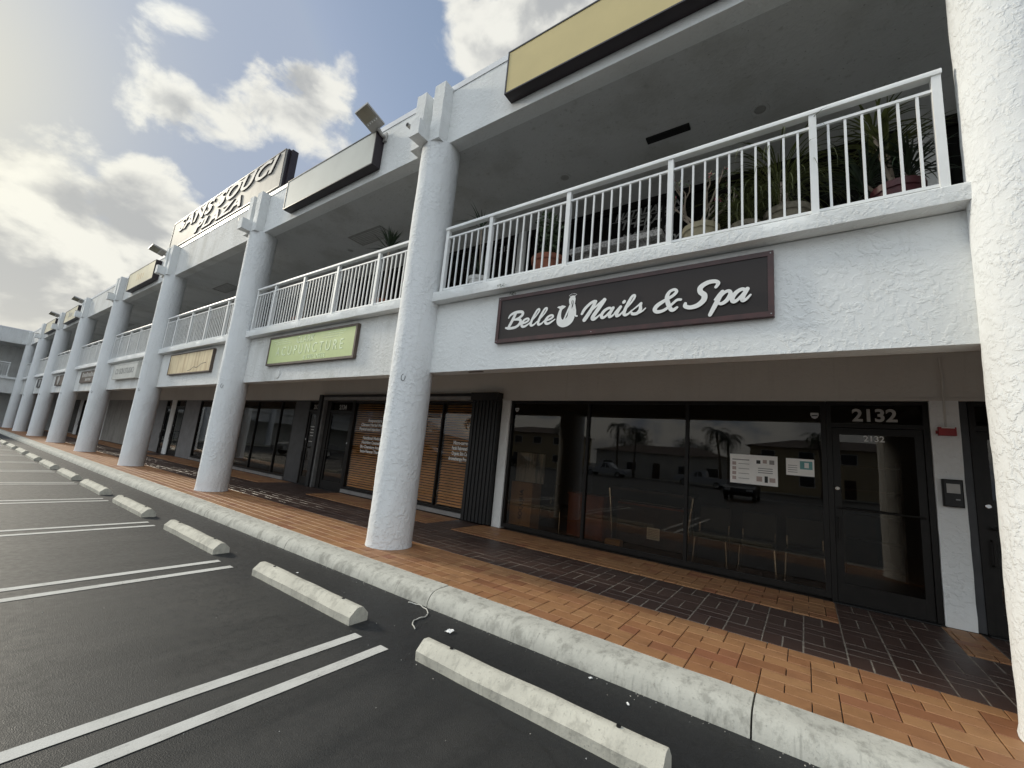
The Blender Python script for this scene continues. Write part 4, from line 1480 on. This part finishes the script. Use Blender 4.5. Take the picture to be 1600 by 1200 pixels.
chair(3.72, 3.42, 'black vinyl waiting chair nearest the reception desk, chrome legs')
chair(4.36, 3.42, 'black vinyl waiting chair in the middle behind the salon glass')
chair(4.95, 3.42, 'black vinyl waiting chair nearest the salon door')
chair(0.72, 3.62, 'black vinyl chair between the cardboard box and the red cabinet')
t = thing('poster', 'large white two-page poster on the salon window', 'poster', (4.36, YS + 0.0405, 1.34))
MB().box(-0.30, 0, 0, 0.30, 0.003, 0.42).build('sheet', 'paper', t)
rnd = random.Random(3)
MB().box(-0.27, -0.0015, 0.335, -0.05, -0.0002, 0.35).build('print', 'print_grey', t)
for i in range(4):
    MB().box(-0.27, -0.0015, 0.05 + i * 0.07, -0.22, -0.0002, 0.10 + i * 0.07).build('print', 'print_pink', t)
    MB().box(-0.19, -0.0015, 0.07 + i * 0.07, -0.05, -0.0002, 0.078 + i * 0.07).build('print', 'print_grey', t)
for i in range(3):
    MB().box(0.06, -0.0015, 0.17 + i * 0.03, 0.24, -0.0002, 0.182 + i * 0.03).build('print', 'print_grey', t)
for (a, b, w2, h2, mm) in ((0.04, 0.30, .05, .05, 'ink'), (0.12, 0.31, .05, .05, 'print_pink'), (0.20, 0.30, .06, .06, 'print_grey'), (0.04, 0.05, .07, .07, 'print_pink'), (0.14, 0.04, .04, .09, 'ink'), (0.2, 0.05, .07, .06, 'print_pink')):
    MB().box(a, -0.0015, b, a + w2, -0.0002, b + h2).build('print', mm, t)
t = thing('flyer', 'small white flyer with teal picture beside the large salon poster', 'flyer', (4.92, YS + 0.0405, 1.52))
MB().box(-0.16, 0, 0, 0.16, 0.003, 0.23).build('sheet', 'paper', t)
MB().box(0.0, -0.0015, 0.09, 0.14, -0.0002, 0.2).build('print', 'print_teal', t)
MB().box(0.05, -0.003, 0.11, 0.10, -0.0017, 0.18).build('print', 'paper', t)
for i in range(4):
    MB().box(-0.14, -0.0015, 0.04 + i * 0.03, -0.03, -0.0002, 0.048 + i * 0.03).build('print', 'print_grey', t)
t = thing('counter', 'dark counter at the back of the nail salon', 'counter', (4.8, 6.2, 0))
MB().box(-1.2, -0.3, 0, 1.2, 0.3, 0.95).build('counter_body', 'brown_wood', t)
MB().box(-1.25, -0.35, 0.95, 1.25, 0.35, 1.0).build('counter_top', 'interior_wall', t)
t = thing('shelf_unit', 'tall shelf standing inside the salon behind the door', 'shelf', (5.9, 5.4, 0))
for s in (-1, 1):
    MB().box(s * 0.38 - 0.015, -0.18, 0, s * 0.38 + 0.015, 0.18, 1.9).build('side_panel', 'brown_wood', t)
for i in range(5):
    MB().box(-0.364, -0.17, 0.1 + i * 0.42, 0.364, 0.17, 0.13 + i * 0.42).build('shelf', 'brown_wood', t)

# ------------------------------------------------------------------ potted plants on the balcony
def blade(mb_, base, direction, length, width, droop, rise=0.8, n=7, twist=0.0):
    d = Vector((direction[0], direction[1], 0)).normalized()
    side = Vector((-d.y, d.x, 0))
    b = len(mb_.v)
    p = Vector(base)
    ang = math.atan2(rise, 1.0)
    step = length / n
    for i in range(n + 1):
        t_ = i / n
        w2 = width * (0.35 + 1.3 * t_ if t_ < 0.4 else max(0.04, 1.15 * (1 - t_) / 0.6)) * 0.5
        up = Vector((-d.x * math.sin(ang), -d.y * math.sin(ang), math.cos(ang)))
        mb_.v += [tuple(p + side * w2), tuple(p - up * w2 * 0.35), tuple(p - side * w2)]
        p = p + (d * math.cos(ang) + Vector((0, 0, 1)) * math.sin(ang)) * step
        ang -= droop / n
    for i in range(n):
        a = b + i * 3
        mb_.f += [(a, a + 1, a + 4, a + 3), (a + 1, a + 2, a + 5, a + 4)]


def leafy(mb_, c, r, n, size, rng):
    for _ in range(n):
        while True:
            q = Vector((rng.uniform(-1, 1), rng.uniform(-1, 1), rng.uniform(-1, 1)))
            if 0.2 < q.length < 1:
                break
        p = Vector(c) + Vector((q.x * r[0], q.y * r[1], q.z * r[2]))
        u = Vector((rng.uniform(-1, 1), rng.uniform(-1, 1), rng.uniform(-1, 1))).normalized()
        w2 = u.cross(Vector((rng.uniform(-1, 1), rng.uniform(-1, 1), rng.uniform(-1, 1)))).normalized()
        s_ = size * rng.uniform(0.6, 1.3)
        b = len(mb_.v)
        mb_.v += [tuple(p - u * s_), tuple(p + w2 * s_ * 0.32), tuple(p + u * s_), tuple(p - w2 * s_ * 0.32)]
        mb_.f.append((b, b + 1, b + 2, b + 3))


def pot(t, r, h, mat, rib=0.0):
    MB().lathe([(r * 0.72, 0), (r * 0.82, h * 0.35), (r * 0.95, h * 0.82), (r * 0.97, h * 0.86), (r * 1.06, h * 0.87), (r * 1.08, h * 0.99), (r * 1.0, h), (r * 0.9, h * 0.97)], seg=40, rib=rib).build('pot', mat, t, None, 40)
    MB().lathe([(r * 0.89, h * 0.90), (r * 0.89, h * 0.93)], seg=20).build('soil', 'soil', t)


ZP = ZFLOOR
rng = random.Random(11)
# grassy palm in a burgundy ribbed pot
t = thing('potted_plant', 'spiky dracaena in a ribbed burgundy pot by the right end of the balcony', 'plant', (5.74, 0.55, ZP - 0.0), 0, 'potted plants on the balcony')
pot(t, 0.18, 0.52, 'pot_burgundy', 0.03)
for (dx, dy, h, mm, nn, ln) in ((-0.05, 0.02, 0.95, 'leaf_olive', 60, 0.55), (0.10, 0.05, 0.72, 'leaf_dark', 70, 0.52), (-0.22, 0.1, 0.70, 'leaf_dark', 60, 0.6), (-0.15, -0.02, 1.15, 'leaf_olive', 40, 0.5)):
    st = MB()
    st.tube([(0, 0, 0.42), (dx * 0.6, dy, 0.42 + (h - 0.42) * 0.5), (dx, dy, h)], 0.016, 7)
    st.build('stem', 'twig', t)
    f = MB()
    for i in range(nn):
        a = rng.uniform(0, 6.28)
        blade(f, (dx, dy, h - 0.12 + 0.14 * i / nn), (math.cos(a), math.sin(a)), ln * rng.uniform(0.6, 1.1), 0.026, rng.uniform(0.7, 2.0), rng.uniform(0.2, 3.0))
    f.build('foliage', mm, t)
t = thing('potted_plant', 'drooping grassy ponytail plant in a rough stone pot', 'plant', (4.88, 0.52, ZP), 0, 'potted plants on the balcony')
pot(t, 0.2, 0.50, 'pot_stone')
f = MB()
for i in range(210):
    a = rng.uniform(0, 6.28)
    rr = rng.uniform(0, 0.14)
    blade(f, (rr * math.cos(a) - 0.06, rr * math.sin(a), 0.62 + rng.uniform(-0.1, 0.32)), (math.cos(a), math.sin(a)), rng.uniform(0.5, 1.0), 0.014, rng.uniform(2.0, 3.0), rng.uniform(0.8, 3.0), 9)
f.build('foliage', 'leaf_olive', t)
MB().tube([(0, 0, 0.42), (-0.02, 0, 0.55), (-0.05, 0, 0.85)], [0.09, 0.05, 0.04], 10).build('stem', 'twig', t)
t = thing('potted_plant', 'spidery pale grass spilling beside the stone pot on the balcony', 'plant', (4.50, 0.48, ZP), 0, 'potted plants on the balcony')
pot(t, 0.15, 0.42, 'pot_stone')
f = MB()
for i in range(150):
    a = rng.uniform(0, 6.28)
    blade(f, (rng.uniform(-.08, .08), rng.uniform(-.08, .08), 0.40 + rng.uniform(0, 0.1)), (math.cos(a), math.sin(a)), rng.uniform(0.45, 0.85), 0.013, rng.uniform(1.8, 3.2), rng.uniform(1.0, 4.0), 9)
f.build('foliage', 'leaf_olive', t)
t = thing('potted_plant', 'bare branching desert rose with pink flowers in a tan pot', 'plant', (4.05, 0.48, ZP), 0, 'potted plants on the balcony')
pot(t, 0.185, 0.50, 'pot_tan', 0.025)
st = MB()
fl = MB()
lf = MB()
tips = []


def branch(p, d, ln, r, depth):
    p = Vector(p)
    d = Vector(d).normalized()
    mid = p + d * ln * 0.5 + Vector((rng.uniform(-.03, .03), rng.uniform(-.03, .03), 0.02))
    e = p + d * ln + Vector((0, 0, 0.05))
    st.tube([p, mid, e], [r, r * 0.85, r * 0.65], 7)
    if depth == 0:
        tips.append(e)
        return
    for _ in range(2):
        nd = d + Vector((rng.uniform(-.7, .7), rng.uniform(-.6, .6), rng.uniform(0.1, .7)))
        branch(e, nd, ln * rng.uniform(0.6, 0.9), r * 0.65, depth - 1)


for a in (0.2, 1.5, 2.6, 3.7, 5.2):
    branch((0, 0, 0.45), (math.cos(a) * 0.9, math.sin(a) * 0.7, 0.8), 0.23, 0.02, 2)
st.build('branches', 'twig', t)
for e in tips:
    leafy(lf, e, (0.05, 0.05, 0.04), 5, 0.035, rng)
    if rng.random() < 0.4:
        leafy(fl, e + Vector((0, 0, 0.02)), (0.025, 0.025, 0.025), 6, 0.02, rng)
lf.build('leaves', 'leaf_green', t)
fl.build('flowers', 'flower_pink', t)
t = thing('potted_plant', 'bushy green plant in a round terracotta pot on the balcony', 'plant', (1.98, 0.55, ZP), 0, 'potted plants on the balcony')
pot(t, 0.235, 0.58, 'terracotta')
f = MB()
for i in range(26):
    a = rng.uniform(0, 6.28)
    st_h = rng.uniform(0.75, 1.25)
    tip = Vector((0.2 * math.cos(a) * rng.random(), 0.2 * math.sin(a) * rng.random(), st_h))
    leafy(f, tip, (0.10, 0.10, 0.16), 16, 0.05, rng)
f.build('foliage', 'leaf_green', t)
MB().tube([(0, 0, 0.5), (0.02, 0, 0.9)], 0.02, 8).build('stem', 'twig', t)
t = thing('potted_plant', 'thin spiky plant in a white pot behind the near round column', 'plant', (0.80, 0.42, ZP), 0, 'potted plants on the balcony')
pot(t, 0.17, 0.44, 'pot_white')
MB().tube([(0, 0, 0.4), (-0.08, 0.05, 0.9), (-0.17, 0.1, 1.45)], 0.012, 7).build('stem', 'twig', t)
f = MB()
for i in range(46):
    a = rng.uniform(0, 6.28)
    up = rng.choice((0.5, 1.38))
    blade(f, (-0.16 * (up > 1), 0.1 * (up > 1), up), (math.cos(a), math.sin(a)), rng.uniform(0.3, 0.55), 0.02, rng.uniform(0.4, 1.6), rng.uniform(0.6, 4))
f.build('foliage', 'leaf_dark', t)
t = thing('potted_plant', 'tall yucca with a spiky head above the railing, behind the green sign bay', 'plant', (-1.72, 0.50, ZP), 0, 'potted plants on the balcony')
pot(t, 0.2, 0.45, 'terracotta')
MB().tube([(0, 0, 0.4), (0.02, 0, 0.9), (-0.02, 0, 1.56)], [0.03, 0.026, 0.022], 8).build('stem', 'twig', t)
f = MB()
for i in range(46):
    a = rng.uniform(0, 6.28)
    blade(f, (-0.02, 0, 1.50 + 0.1 * i / 46), (math.cos(a), math.sin(a)), rng.uniform(0.35, 0.5), 0.03, rng.uniform(0.1, 0.9), rng.uniform(0.0, 4))
for i in range(16):
    a = rng.uniform(0, 6.28)
    blade(f, (0.3 * rng.uniform(-1, 1), -.2, 0.75), (math.cos(a), math.sin(a)), rng.uniform(0.3, 0.5), 0.016, rng.uniform(1.5, 3), rng.uniform(0.8, 2))
f.build('foliage', 'leaf_dark', t)
t = thing('potted_plant', 'low dark shrub showing over the railing next to the second column', 'plant', (-4.75, 0.55, ZP), 0, 'potted plants on the balcony')
pot(t, 0.22, 0.45, 'terracotta')
MB().tube([(0, 0, 0.4), (0, 0, 0.95)], 0.02, 8).build('stem', 'twig', t)
f = MB()
for i in range(60):
    a = rng.uniform(0, 6.28)
    blade(f, (0, 0, 0.8 + 0.4 * i / 60), (math.cos(a), math.sin(a)), rng.uniform(0.25, 0.45), 0.035, rng.uniform(0.4, 1.4), rng.uniform(0.1, 3))
f.build('foliage', 'leaf_dark', t)
t = thing('potted_plant', 'rounded leafy shrub over the railing above the faded yellow sign', 'plant', (-8.15, 0.55, ZP), 0, 'potted plants on the balcony')
pot(t, 0.22, 0.5, 'terracotta')
MB().tube([(0, 0, 0.45), (0, 0, 1.1)], 0.022, 8).build('stem', 'twig', t)
f = MB()
for i in range(14):
    leafy(f, (rng.uniform(-.2, .2), rng.uniform(-.2, .2), 1.15 + rng.uniform(-.2, .2)), (0.13, 0.13, 0.12), 34, 0.045, rng)
f.build('foliage', 'leaf_green', t)
t = thing('stone_bench', 'speckled stone bench on the balcony behind the railing', 'bench', (3.00, 0.62, ZP))
MB().cbox(-0.62, -0.19, 0.52, 0.62, 0.19, 0.62, 0.03).build('seat', 'granite_bench', t)
for s in (-1, 1):
    MB().lathe([(0.13, 0), (0.09, 0.08), (0.075, 0.22), (0.10, 0.42), (0.13, 0.52)], (s * 0.38, 0, 0), 18).build('leg', 'granite_bench', t, None, True)

rng = random.Random(21)
t = thing('moss_tuft', 'small dark weed tuft on the top edge of the nail salon sign', 'weed', (1.79, 0.02, 3.562))
f = MB()
leafy(f, (0, 0, 0.025), (0.05, 0.03, 0.025), 40, 0.014, rng)
f.build('leaves', 'leaf_dark', t)
t = thing('sill_weed', 'tiny green weed growing from the balcony sill above the sign corner', 'weed', (1.66, -0.07, 3.69))
f = MB()
leafy(f, (0, -0.01, 0.0), (0.09, 0.014, 0.02), 30, 0.012, rng)
f.build('leaves', 'leaf_green', t)

# ------------------------------------------------------------------ wheel stops
stop_x = [2.52, -0.15, -3.06, -5.98, -8.85, -11.58, -14.4, -17.2, -20.0, -22.8, -25.6, -28.4, -31.2, -34.0]
prof = [(-1.765, ZR), (-1.768, -0.085), (-1.700, -0.022), (-1.690, -0.018), (-1.645, -0.018), (-1.636, -0.022), (-1.575, -0.085), (-1.572, ZR)]
me_pin = MB().lathe([(0.014, 0.0), (0.014, -0.008), (0.010, -0.012)], seg=10).mesh('anchor_hole', 'black_metal')
for i, x in enumerate(stop_x):
    t = thing('wheel_stop', 'concrete wheel stop, %s from the camera along the kerb' % label_of(i), 'wheel stop', (x, 0, 0), 0, 'concrete wheel stops')
    t.rotation_euler = (0, 0, 0)
    ln = 1.82 if i == 0 else 1.83
    yj = [0, 0.005, 0.01, 0.012][i % 4]
    MB().prism_x([(a - yj, b) for a, b in prof[::-1]], 0, ln, 36, 0.006, i * 5.1).build('stop_block', 'stop_concrete', t, None, 25)
    for q in (0.26, ln - 0.27):
        put('anchor_hole', me_pin, t, (q, -1.662 - yj, -0.0115))

# ------------------------------------------------------------------ litter
t = thing('loose_cable', 'thin pale cable curling on the asphalt beside the kerb', 'cable')
pts = [(1.60, -1.02), (1.70, -0.985), (1.82, -1.0), (1.93, -1.06), (1.98, -1.15), (1.97, -1.25), (2.02, -1.34), (2.12, -1.40)]
cc = catmull([(a, b, 0) for a, b in pts], 6)
MB().tube([(p.x, p.y, ZR + 0.008 + 0.004 * math.sin(i)) for i, p in enumerate(cc)], 0.006, 6).build('cable_sheath', 'cable_grey', t, None, True)
t = thing('paper_scrap', 'crumpled white paper scrap on the asphalt near the cable', 'litter', (2.36, -1.21, ZR))
bm = bmesh.new()
bmesh.ops.create_grid(bm, x_segments=5, y_segments=5, size=0.035)
for v in bm.verts:
    v.co.z = 0.006 + abs(noise.noise(v.co * 40)) * 0.022
    v.co.x *= 1 + 0.3 * noise.noise(v.co * 20)
put('scrap', bm_mesh(bm, 'scrap', 'paper'), t)
for i, (x, y, lab) in enumerate(((0.06, -1.36, 'tiny white chip on the asphalt behind the second wheel stop'), (3.62, -1.02, 'pale leaf fragment lying against the kerb'), (3.95, -1.15, 'thin white sliver on the asphalt between kerb and nearest wheel stop'))):
    t = thing('litter_scrap', lab, 'litter', (x, y, ZR))
    bm = bmesh.new()
    bmesh.ops.create_grid(bm, x_segments=3, y_segments=3, size=0.016)
    for v in bm.verts:
        v.co.z = 0.005 + abs(noise.noise(v.co * 70 + Vector((i, 0, 0)))) * 0.012
        v.co.y *= 0.5
    o = put('scrap', bm_mesh(bm, 'scrap', 'paper'), t)
    o.rotation_euler = (0, 0, i * 1.1)
pb = MB()
rng = random.Random(5)
for i in range(420):
    x = rng.uniform(-6, 6.5)
    y = rng.uniform(-4.2, -0.97) if rng.random() < 0.4 else rng.choice((-0.965, -1.78, -1.56)) - abs(rng.gauss(0, 0.05))
    if rng.random() < 0.5:
        y = -0.96 - abs(rng.gauss(0, 0.03))
    s_ = rng.uniform(0.002, 0.0065)
    b = len(pb.v)
    q = [(s_, 0, 0), (-s_ * .6, s_ * .8, 0), (-s_ * .6, -s_ * .8, 0), (0, 0, s_)]
    a = rng.uniform(0, 6.28)
    pb.v += [(x + u[0] * math.cos(a) - u[1] * math.sin(a), y + u[0] * math.sin(a) + u[1] * math.cos(a), ZR + 0.001 + u[2]) for u in q]
    pb.f += [(b, b + 1, b + 3), (b + 1, b + 2, b + 3), (b + 2, b, b + 3)]
o = pb.build('grit', 'pebble')
o['kind'] = 'stuff'
tag(o, 'loose pale grit scattered on the asphalt and along the kerb', 'grit')

# ------------------------------------------------------------------ across the lot: what the shop windows mirror
def house(x, y, w, dp, h, wall, label, roof_h=1.3):
    t = thing('house', label, 'house', (x, y, ZR), 0, 'houses across the street')
    MB().box(-w / 2, -dp / 2, 0, w / 2, dp / 2, h).build('wall', wall, t)
    r = MB()
    e = 0.5
    r.v = [(-w / 2 - e, -dp / 2 - e, h + .001), (w / 2 + e, -dp / 2 - e, h + .001), (w / 2 + e, dp / 2 + e, h + .001), (-w / 2 - e, dp / 2 + e, h + .001), (-w / 2 + dp / 2, 0, h + roof_h), (w / 2 - dp / 2, 0, h + roof_h)]
    r.f = [(0, 1, 5, 4), (1, 2, 5), (2, 3, 4, 5), (3, 0, 4), (0, 3, 2, 1)]
    r.build('roof', 'house_roof', t)
    n = max(2, int(w / 3.2))
    for fl_ in range(1 if h < 4 else 2):
        for i in range(n):
            xx = -w / 2 + w * (i + 0.5) / n
            if i == n // 2 and fl_ == 0:
                MB().box(xx - 0.5, dp / 2 + .002, 0.1, xx + 0.5, dp / 2 + 0.05, 2.2).build('door', 'brown_wood', t)
                continue
            wn = MB().box(xx - 0.75, dp / 2 + .002, 1.0 + fl_ * 2.8, xx + 0.75, dp / 2 + 0.04, 2.2 + fl_ * 2.8).build('window', 'paper', t)
            MB().box(xx - 0.68, dp / 2 + .041, 1.07 + fl_ * 2.8, xx + 0.68, dp / 2 + 0.045, 2.13 + fl_ * 2.8).build('pane', 'dark_panel', wn)
    return t


for i, (x, y, w_, h_, wall, lab) in enumerate(((-60, -54, 17, 3.2, 'house_wall_pale', 'pale single-storey house mirrored in the far shop windows'), (-33, -54, 15, 5.6, 'house_wall', 'tan two-storey house mirrored in the left salon pane'),
                                               (-12, -55, 18, 3.6, 'house_wall_pale', 'pale low house mirrored in the middle salon pane'), (9, -54, 19, 5.4, 'house_wall', 'tan two-storey house mirrored in the right salon pane'),
                                               (33, -54, 16, 3.4, 'house_wall_pale', 'pale house across the street, behind the camera to the right'), (-90, -54, 20, 4.5, 'house_wall', 'tan house far down the street, mirrored at the left'))):
    house(x, y, w_, 9, h_, wall, lab)
struct(MB().box(-140, -49.4, ZR - 0.1, 80, -46.5, ZR + 0.1).build('far_pavement', 'kerb_concrete'))


def palm(x, y, h, seed, label):
    rg = random.Random(seed)
    t = thing('palm_tree', label, 'palm tree', (x, y, ZR), 0, 'palms across the street')
    lean = (rg.uniform(-.5, .5), rg.uniform(-.4, .4))
    MB().tube([(lean[0] * (q ** 2), lean[1] * q ** 2, h * q) for q in (0, .25, .5, .75, 1)], [0.2, 0.15, 0.13, 0.12, 0.12], 9).build('trunk', 'trunk', t, None, True)
    f = MB()
    top = Vector((lean[0], lean[1], h))
    for i in range(20):
        a = i * 2.4 + rg.uniform(-.2, .2)
        d = Vector((math.cos(a), math.sin(a), 0))
        side = Vector((-d.y, d.x, 0))
        ang = rg.uniform(-0.2, 1.2)
        p = top.copy()
        ln = rg.uniform(1.9, 2.5)
        n = 14
        for k in range(n):
            tg = d * math.cos(ang) + Vector((0, 0, 1)) * math.sin(ang)
            q = p + tg * ln / n
            b = len(f.v)
            f.v += [tuple(p - side * .02), tuple(p + side * .02), tuple(q + side * .02), tuple(q - side * .02)]
            f.f.append((b, b + 1, b + 2, b + 3))
            if k > 1:
                wl = 0.62 * math.sin(math.pi * (k + 1) / (n + 2))
                for s in (-1, 1):
                    b = len(f.v)
                    e = p + side * s * wl * 0.8 + tg * wl * 0.5 - Vector((0, 0, wl * 0.55))
                    f.v += [tuple(p), tuple(p + tg * 0.09), tuple(e)]
                    f.f.append((b, b + 1, b + 2))
            p = q
            ang -= 0.17
    f.build('crown', 'leaf_dark', t)
    return t


for i, (x, y, h, lab) in enumerate(((-24, -45, 6.6, 'palm tree mirrored at the left of the salon glass'), (-16.5, -47, 6.9, 'leaning palm mirrored above the middle salon pane'), (-13.6, -45.5, 6.2, 'shorter palm mirrored beside the middle mullion'),
                                    (-3.2, -46, 6.6, 'palm mirrored above the salon poster'), (-2.2, -45, 5.8, 'twin palm mirrored just right of the salon poster palm'), (6.5, -46, 6.4, 'palm mirrored in the salon door'), (-36, -46, 6.2, 'palm mirrored in the blinds window'), (-42, -45, 6.8, 'tall palm mirrored beside the storm shutter'), (-78, -46, 7.5, 'palm mirrored in the far shop window'))):
    palm(x, y, h, 40 + i, lab)


def tree(x, y, h, r, seed, label):
    rg = random.Random(seed)
    t = thing('broadleaf_tree', label, 'tree', (x, y, ZR), 0, 'trees across the street')
    tr = MB()
    tr.tube([(0, 0, 0), (0.1, 0, h * 0.3), (0, 0.1, h * 0.6)], [0.3, 0.22, 0.14], 8)
    for a in range(5):
        tr.tube([(0.05, 0.05, h * 0.35), (math.cos(a * 1.26) * r * 0.5, math.sin(a * 1.26) * r * 0.5, h * 0.7)], [0.12, 0.04], 6)
    tr.build('trunk', 'trunk', t)
    f = MB()
    for _ in range(22):
        a, q = rg.uniform(0, 6.28), rg.random() ** 0.5
        leafy(f, (math.cos(a) * r * q * 0.8, math.sin(a) * r * q * 0.8, h * rg.uniform(0.5, 0.9)), (r * .33, r * .33, h * 0.14), 130, 0.16, rg)
    f.build('crown', 'leaf_dark', t)


for i, (x, y, h, r, lab) in enumerate(((-19, -62, 8, 4, 'broad tree behind the low house, mirrored in the salon glass'), (-9, -63, 7, 3.6, 'round tree behind the pale house mirrored in the salon glass'), (-70, -62, 8, 4.5, 'broad tree mirrored in the far shop windows'), (-48, -62, 7, 4, 'tree between houses mirrored by the acupuncture window'))):
    tree(x, y, h, r, 90 + i, lab)


def vehicle(kind, x, y, rz, paint, label):
    t = thing('parked_car' if kind != 'pickup' else 'pickup_truck', label, 'car' if kind != 'pickup' else 'truck', (x, y, ZR), rz, 'vehicles parked across the lot')
    W = 0.9
    if kind == 'pickup':
        body = [(-2.75, .45), (2.65, .45), (2.72, .8), (2.6, 1.05), (1.25, 1.12), (-0.75, 1.12), (-0.75, 1.1), (-2.75, 1.1)]
        cab = [(-0.72, 1.121), (1.2, 1.121), (0.62, 1.72), (0.4, 1.78), (-0.5, 1.78), (-0.68, 1.7)]
        axles = (-1.75, 1.72)
    else:
        body = [(-2.25, .4), (2.2, .4), (2.28, .62), (2.2, .85), (1.2, 1.0), (-1.8, 1.02), (-2.25, .92)]
        cab = [(-1.9, 1.021), (1.15, 1.001), (0.35, 1.5), (-0.2, 1.58), (-1.2, 1.56), (-1.65, 1.45)] if kind == 'suv' else [(-1.55, 1.021), (1.0, 1.003), (0.3, 1.40), (-0.3, 1.45), (-0.9, 1.41)]
        axles = (-1.35, 1.35)
    MB().prism_y(body, -W, W).build('body', paint, t)
    m2 = MB()
    k = len(cab)
    zt = max(q[1] for q in cab)
    for s in (-1, 1):
        for (a, b) in cab:
            m2.v.append((a, s * (W - 0.06 - 0.22 * (b - 1.0) / (zt - 1.0)), b))
    m2.f = [(j, (j + 1) % k, k + (j + 1) % k, k + j) for j in range(k)] + [tuple(reversed(range(k))), tuple(range(k, 2 * k))]
    cb = m2.build('cabin', paint, t)
    for s in (-1, 1):
        g = MB()
        xs = [q[0] for q in cab]
        x0, x1 = min(xs) + 0.35, max(xs) - 0.5
        yy = s * (W - 0.10)
        for (a, b, top0, top1) in ((x0, (x0 + x1) / 2 - .04, x0 + .15, (x0 + x1) / 2 - .04), ((x0 + x1) / 2 + .04, x1, (x0 + x1) / 2 + .04, x1 - .42)):
            pane = MB()
            y2 = s * (W - 0.06 - 0.22 * 0.85 + 0.012)
            y1 = s * (W - 0.06 - 0.22 * 0.12 + 0.012)
            pane.v = [(a, y1, 1.0 + .12 * (zt - 1)), (b, y1, 1.0 + .12 * (zt - 1)), (top1, y2, 1.0 + .85 * (zt - 1)), (top0, y2, 1.0 + .85 * (zt - 1))]
            pane.f = [(0, 1, 2, 3)]
            pane.build('side_window', 'dark_panel', cb)
        for ax in axles:
            wh = MB().lathe([(0.24, -0.11), (0.34, -0.10), (0.36, 0), (0.34, .10), (0.24, .11)], (ax, s * (W - 0.06), 0.36), 20, 'y').build('wheel', 'tyre', t, None, 40)
            MB().lathe([(0.23, s * 0.112), (0.21, s * 0.118), (0.06, s * 0.10)], (ax, s * (W - 0.06), 0.36), 14, 'y').build('rim', 'chrome', wh)
        fx = max(q[0] for q in body) - 0.05
        MB().box(fx - 0.04, s * 0.62 - 0.17, 0.68, fx + 0.06, s * 0.62 + 0.17, 0.82).build('headlight', 'letter_white', t)
        rx = min(q[0] for q in body)
        MB().box(rx - 0.03, s * 0.72 - 0.1, 0.7, rx + 0.04, s * 0.72 + 0.1, 0.95).build('tail_light', 'tail_red', t)
    return t


vehicle('pickup', -15.5, -41.0, 0, 'car_white', 'white pickup truck mirrored in the first salon panes')
vehicle('pickup', -4.5, -41.3, R(180), 'car_white', 'white truck mirrored near the second salon mullion')
vehicle('suv', -28, -41, 0, 'car_dark', 'black car mirrored in the blinds window')
vehicle('suv', 1.5, -23, R(90), 'car_dark', 'dark car across the lot mirrored in the right salon pane')
vehicle('sedan', -27.4, -8.3, R(90), 'car_silver', 'silver car in the lot mirrored in the far shop window')
vehicle('suv', -34, -24, R(90), 'car_white', 'white car across the lot mirrored in the far shop window')
vehicle('sedan', -40, -24, R(-90), 'car_dark', 'dark sedan across the lot mirrored in the far shop window')
vehicle('suv', -46, -41, 0, 'car_white', 'white car on the street mirrored beside the storm shutter')
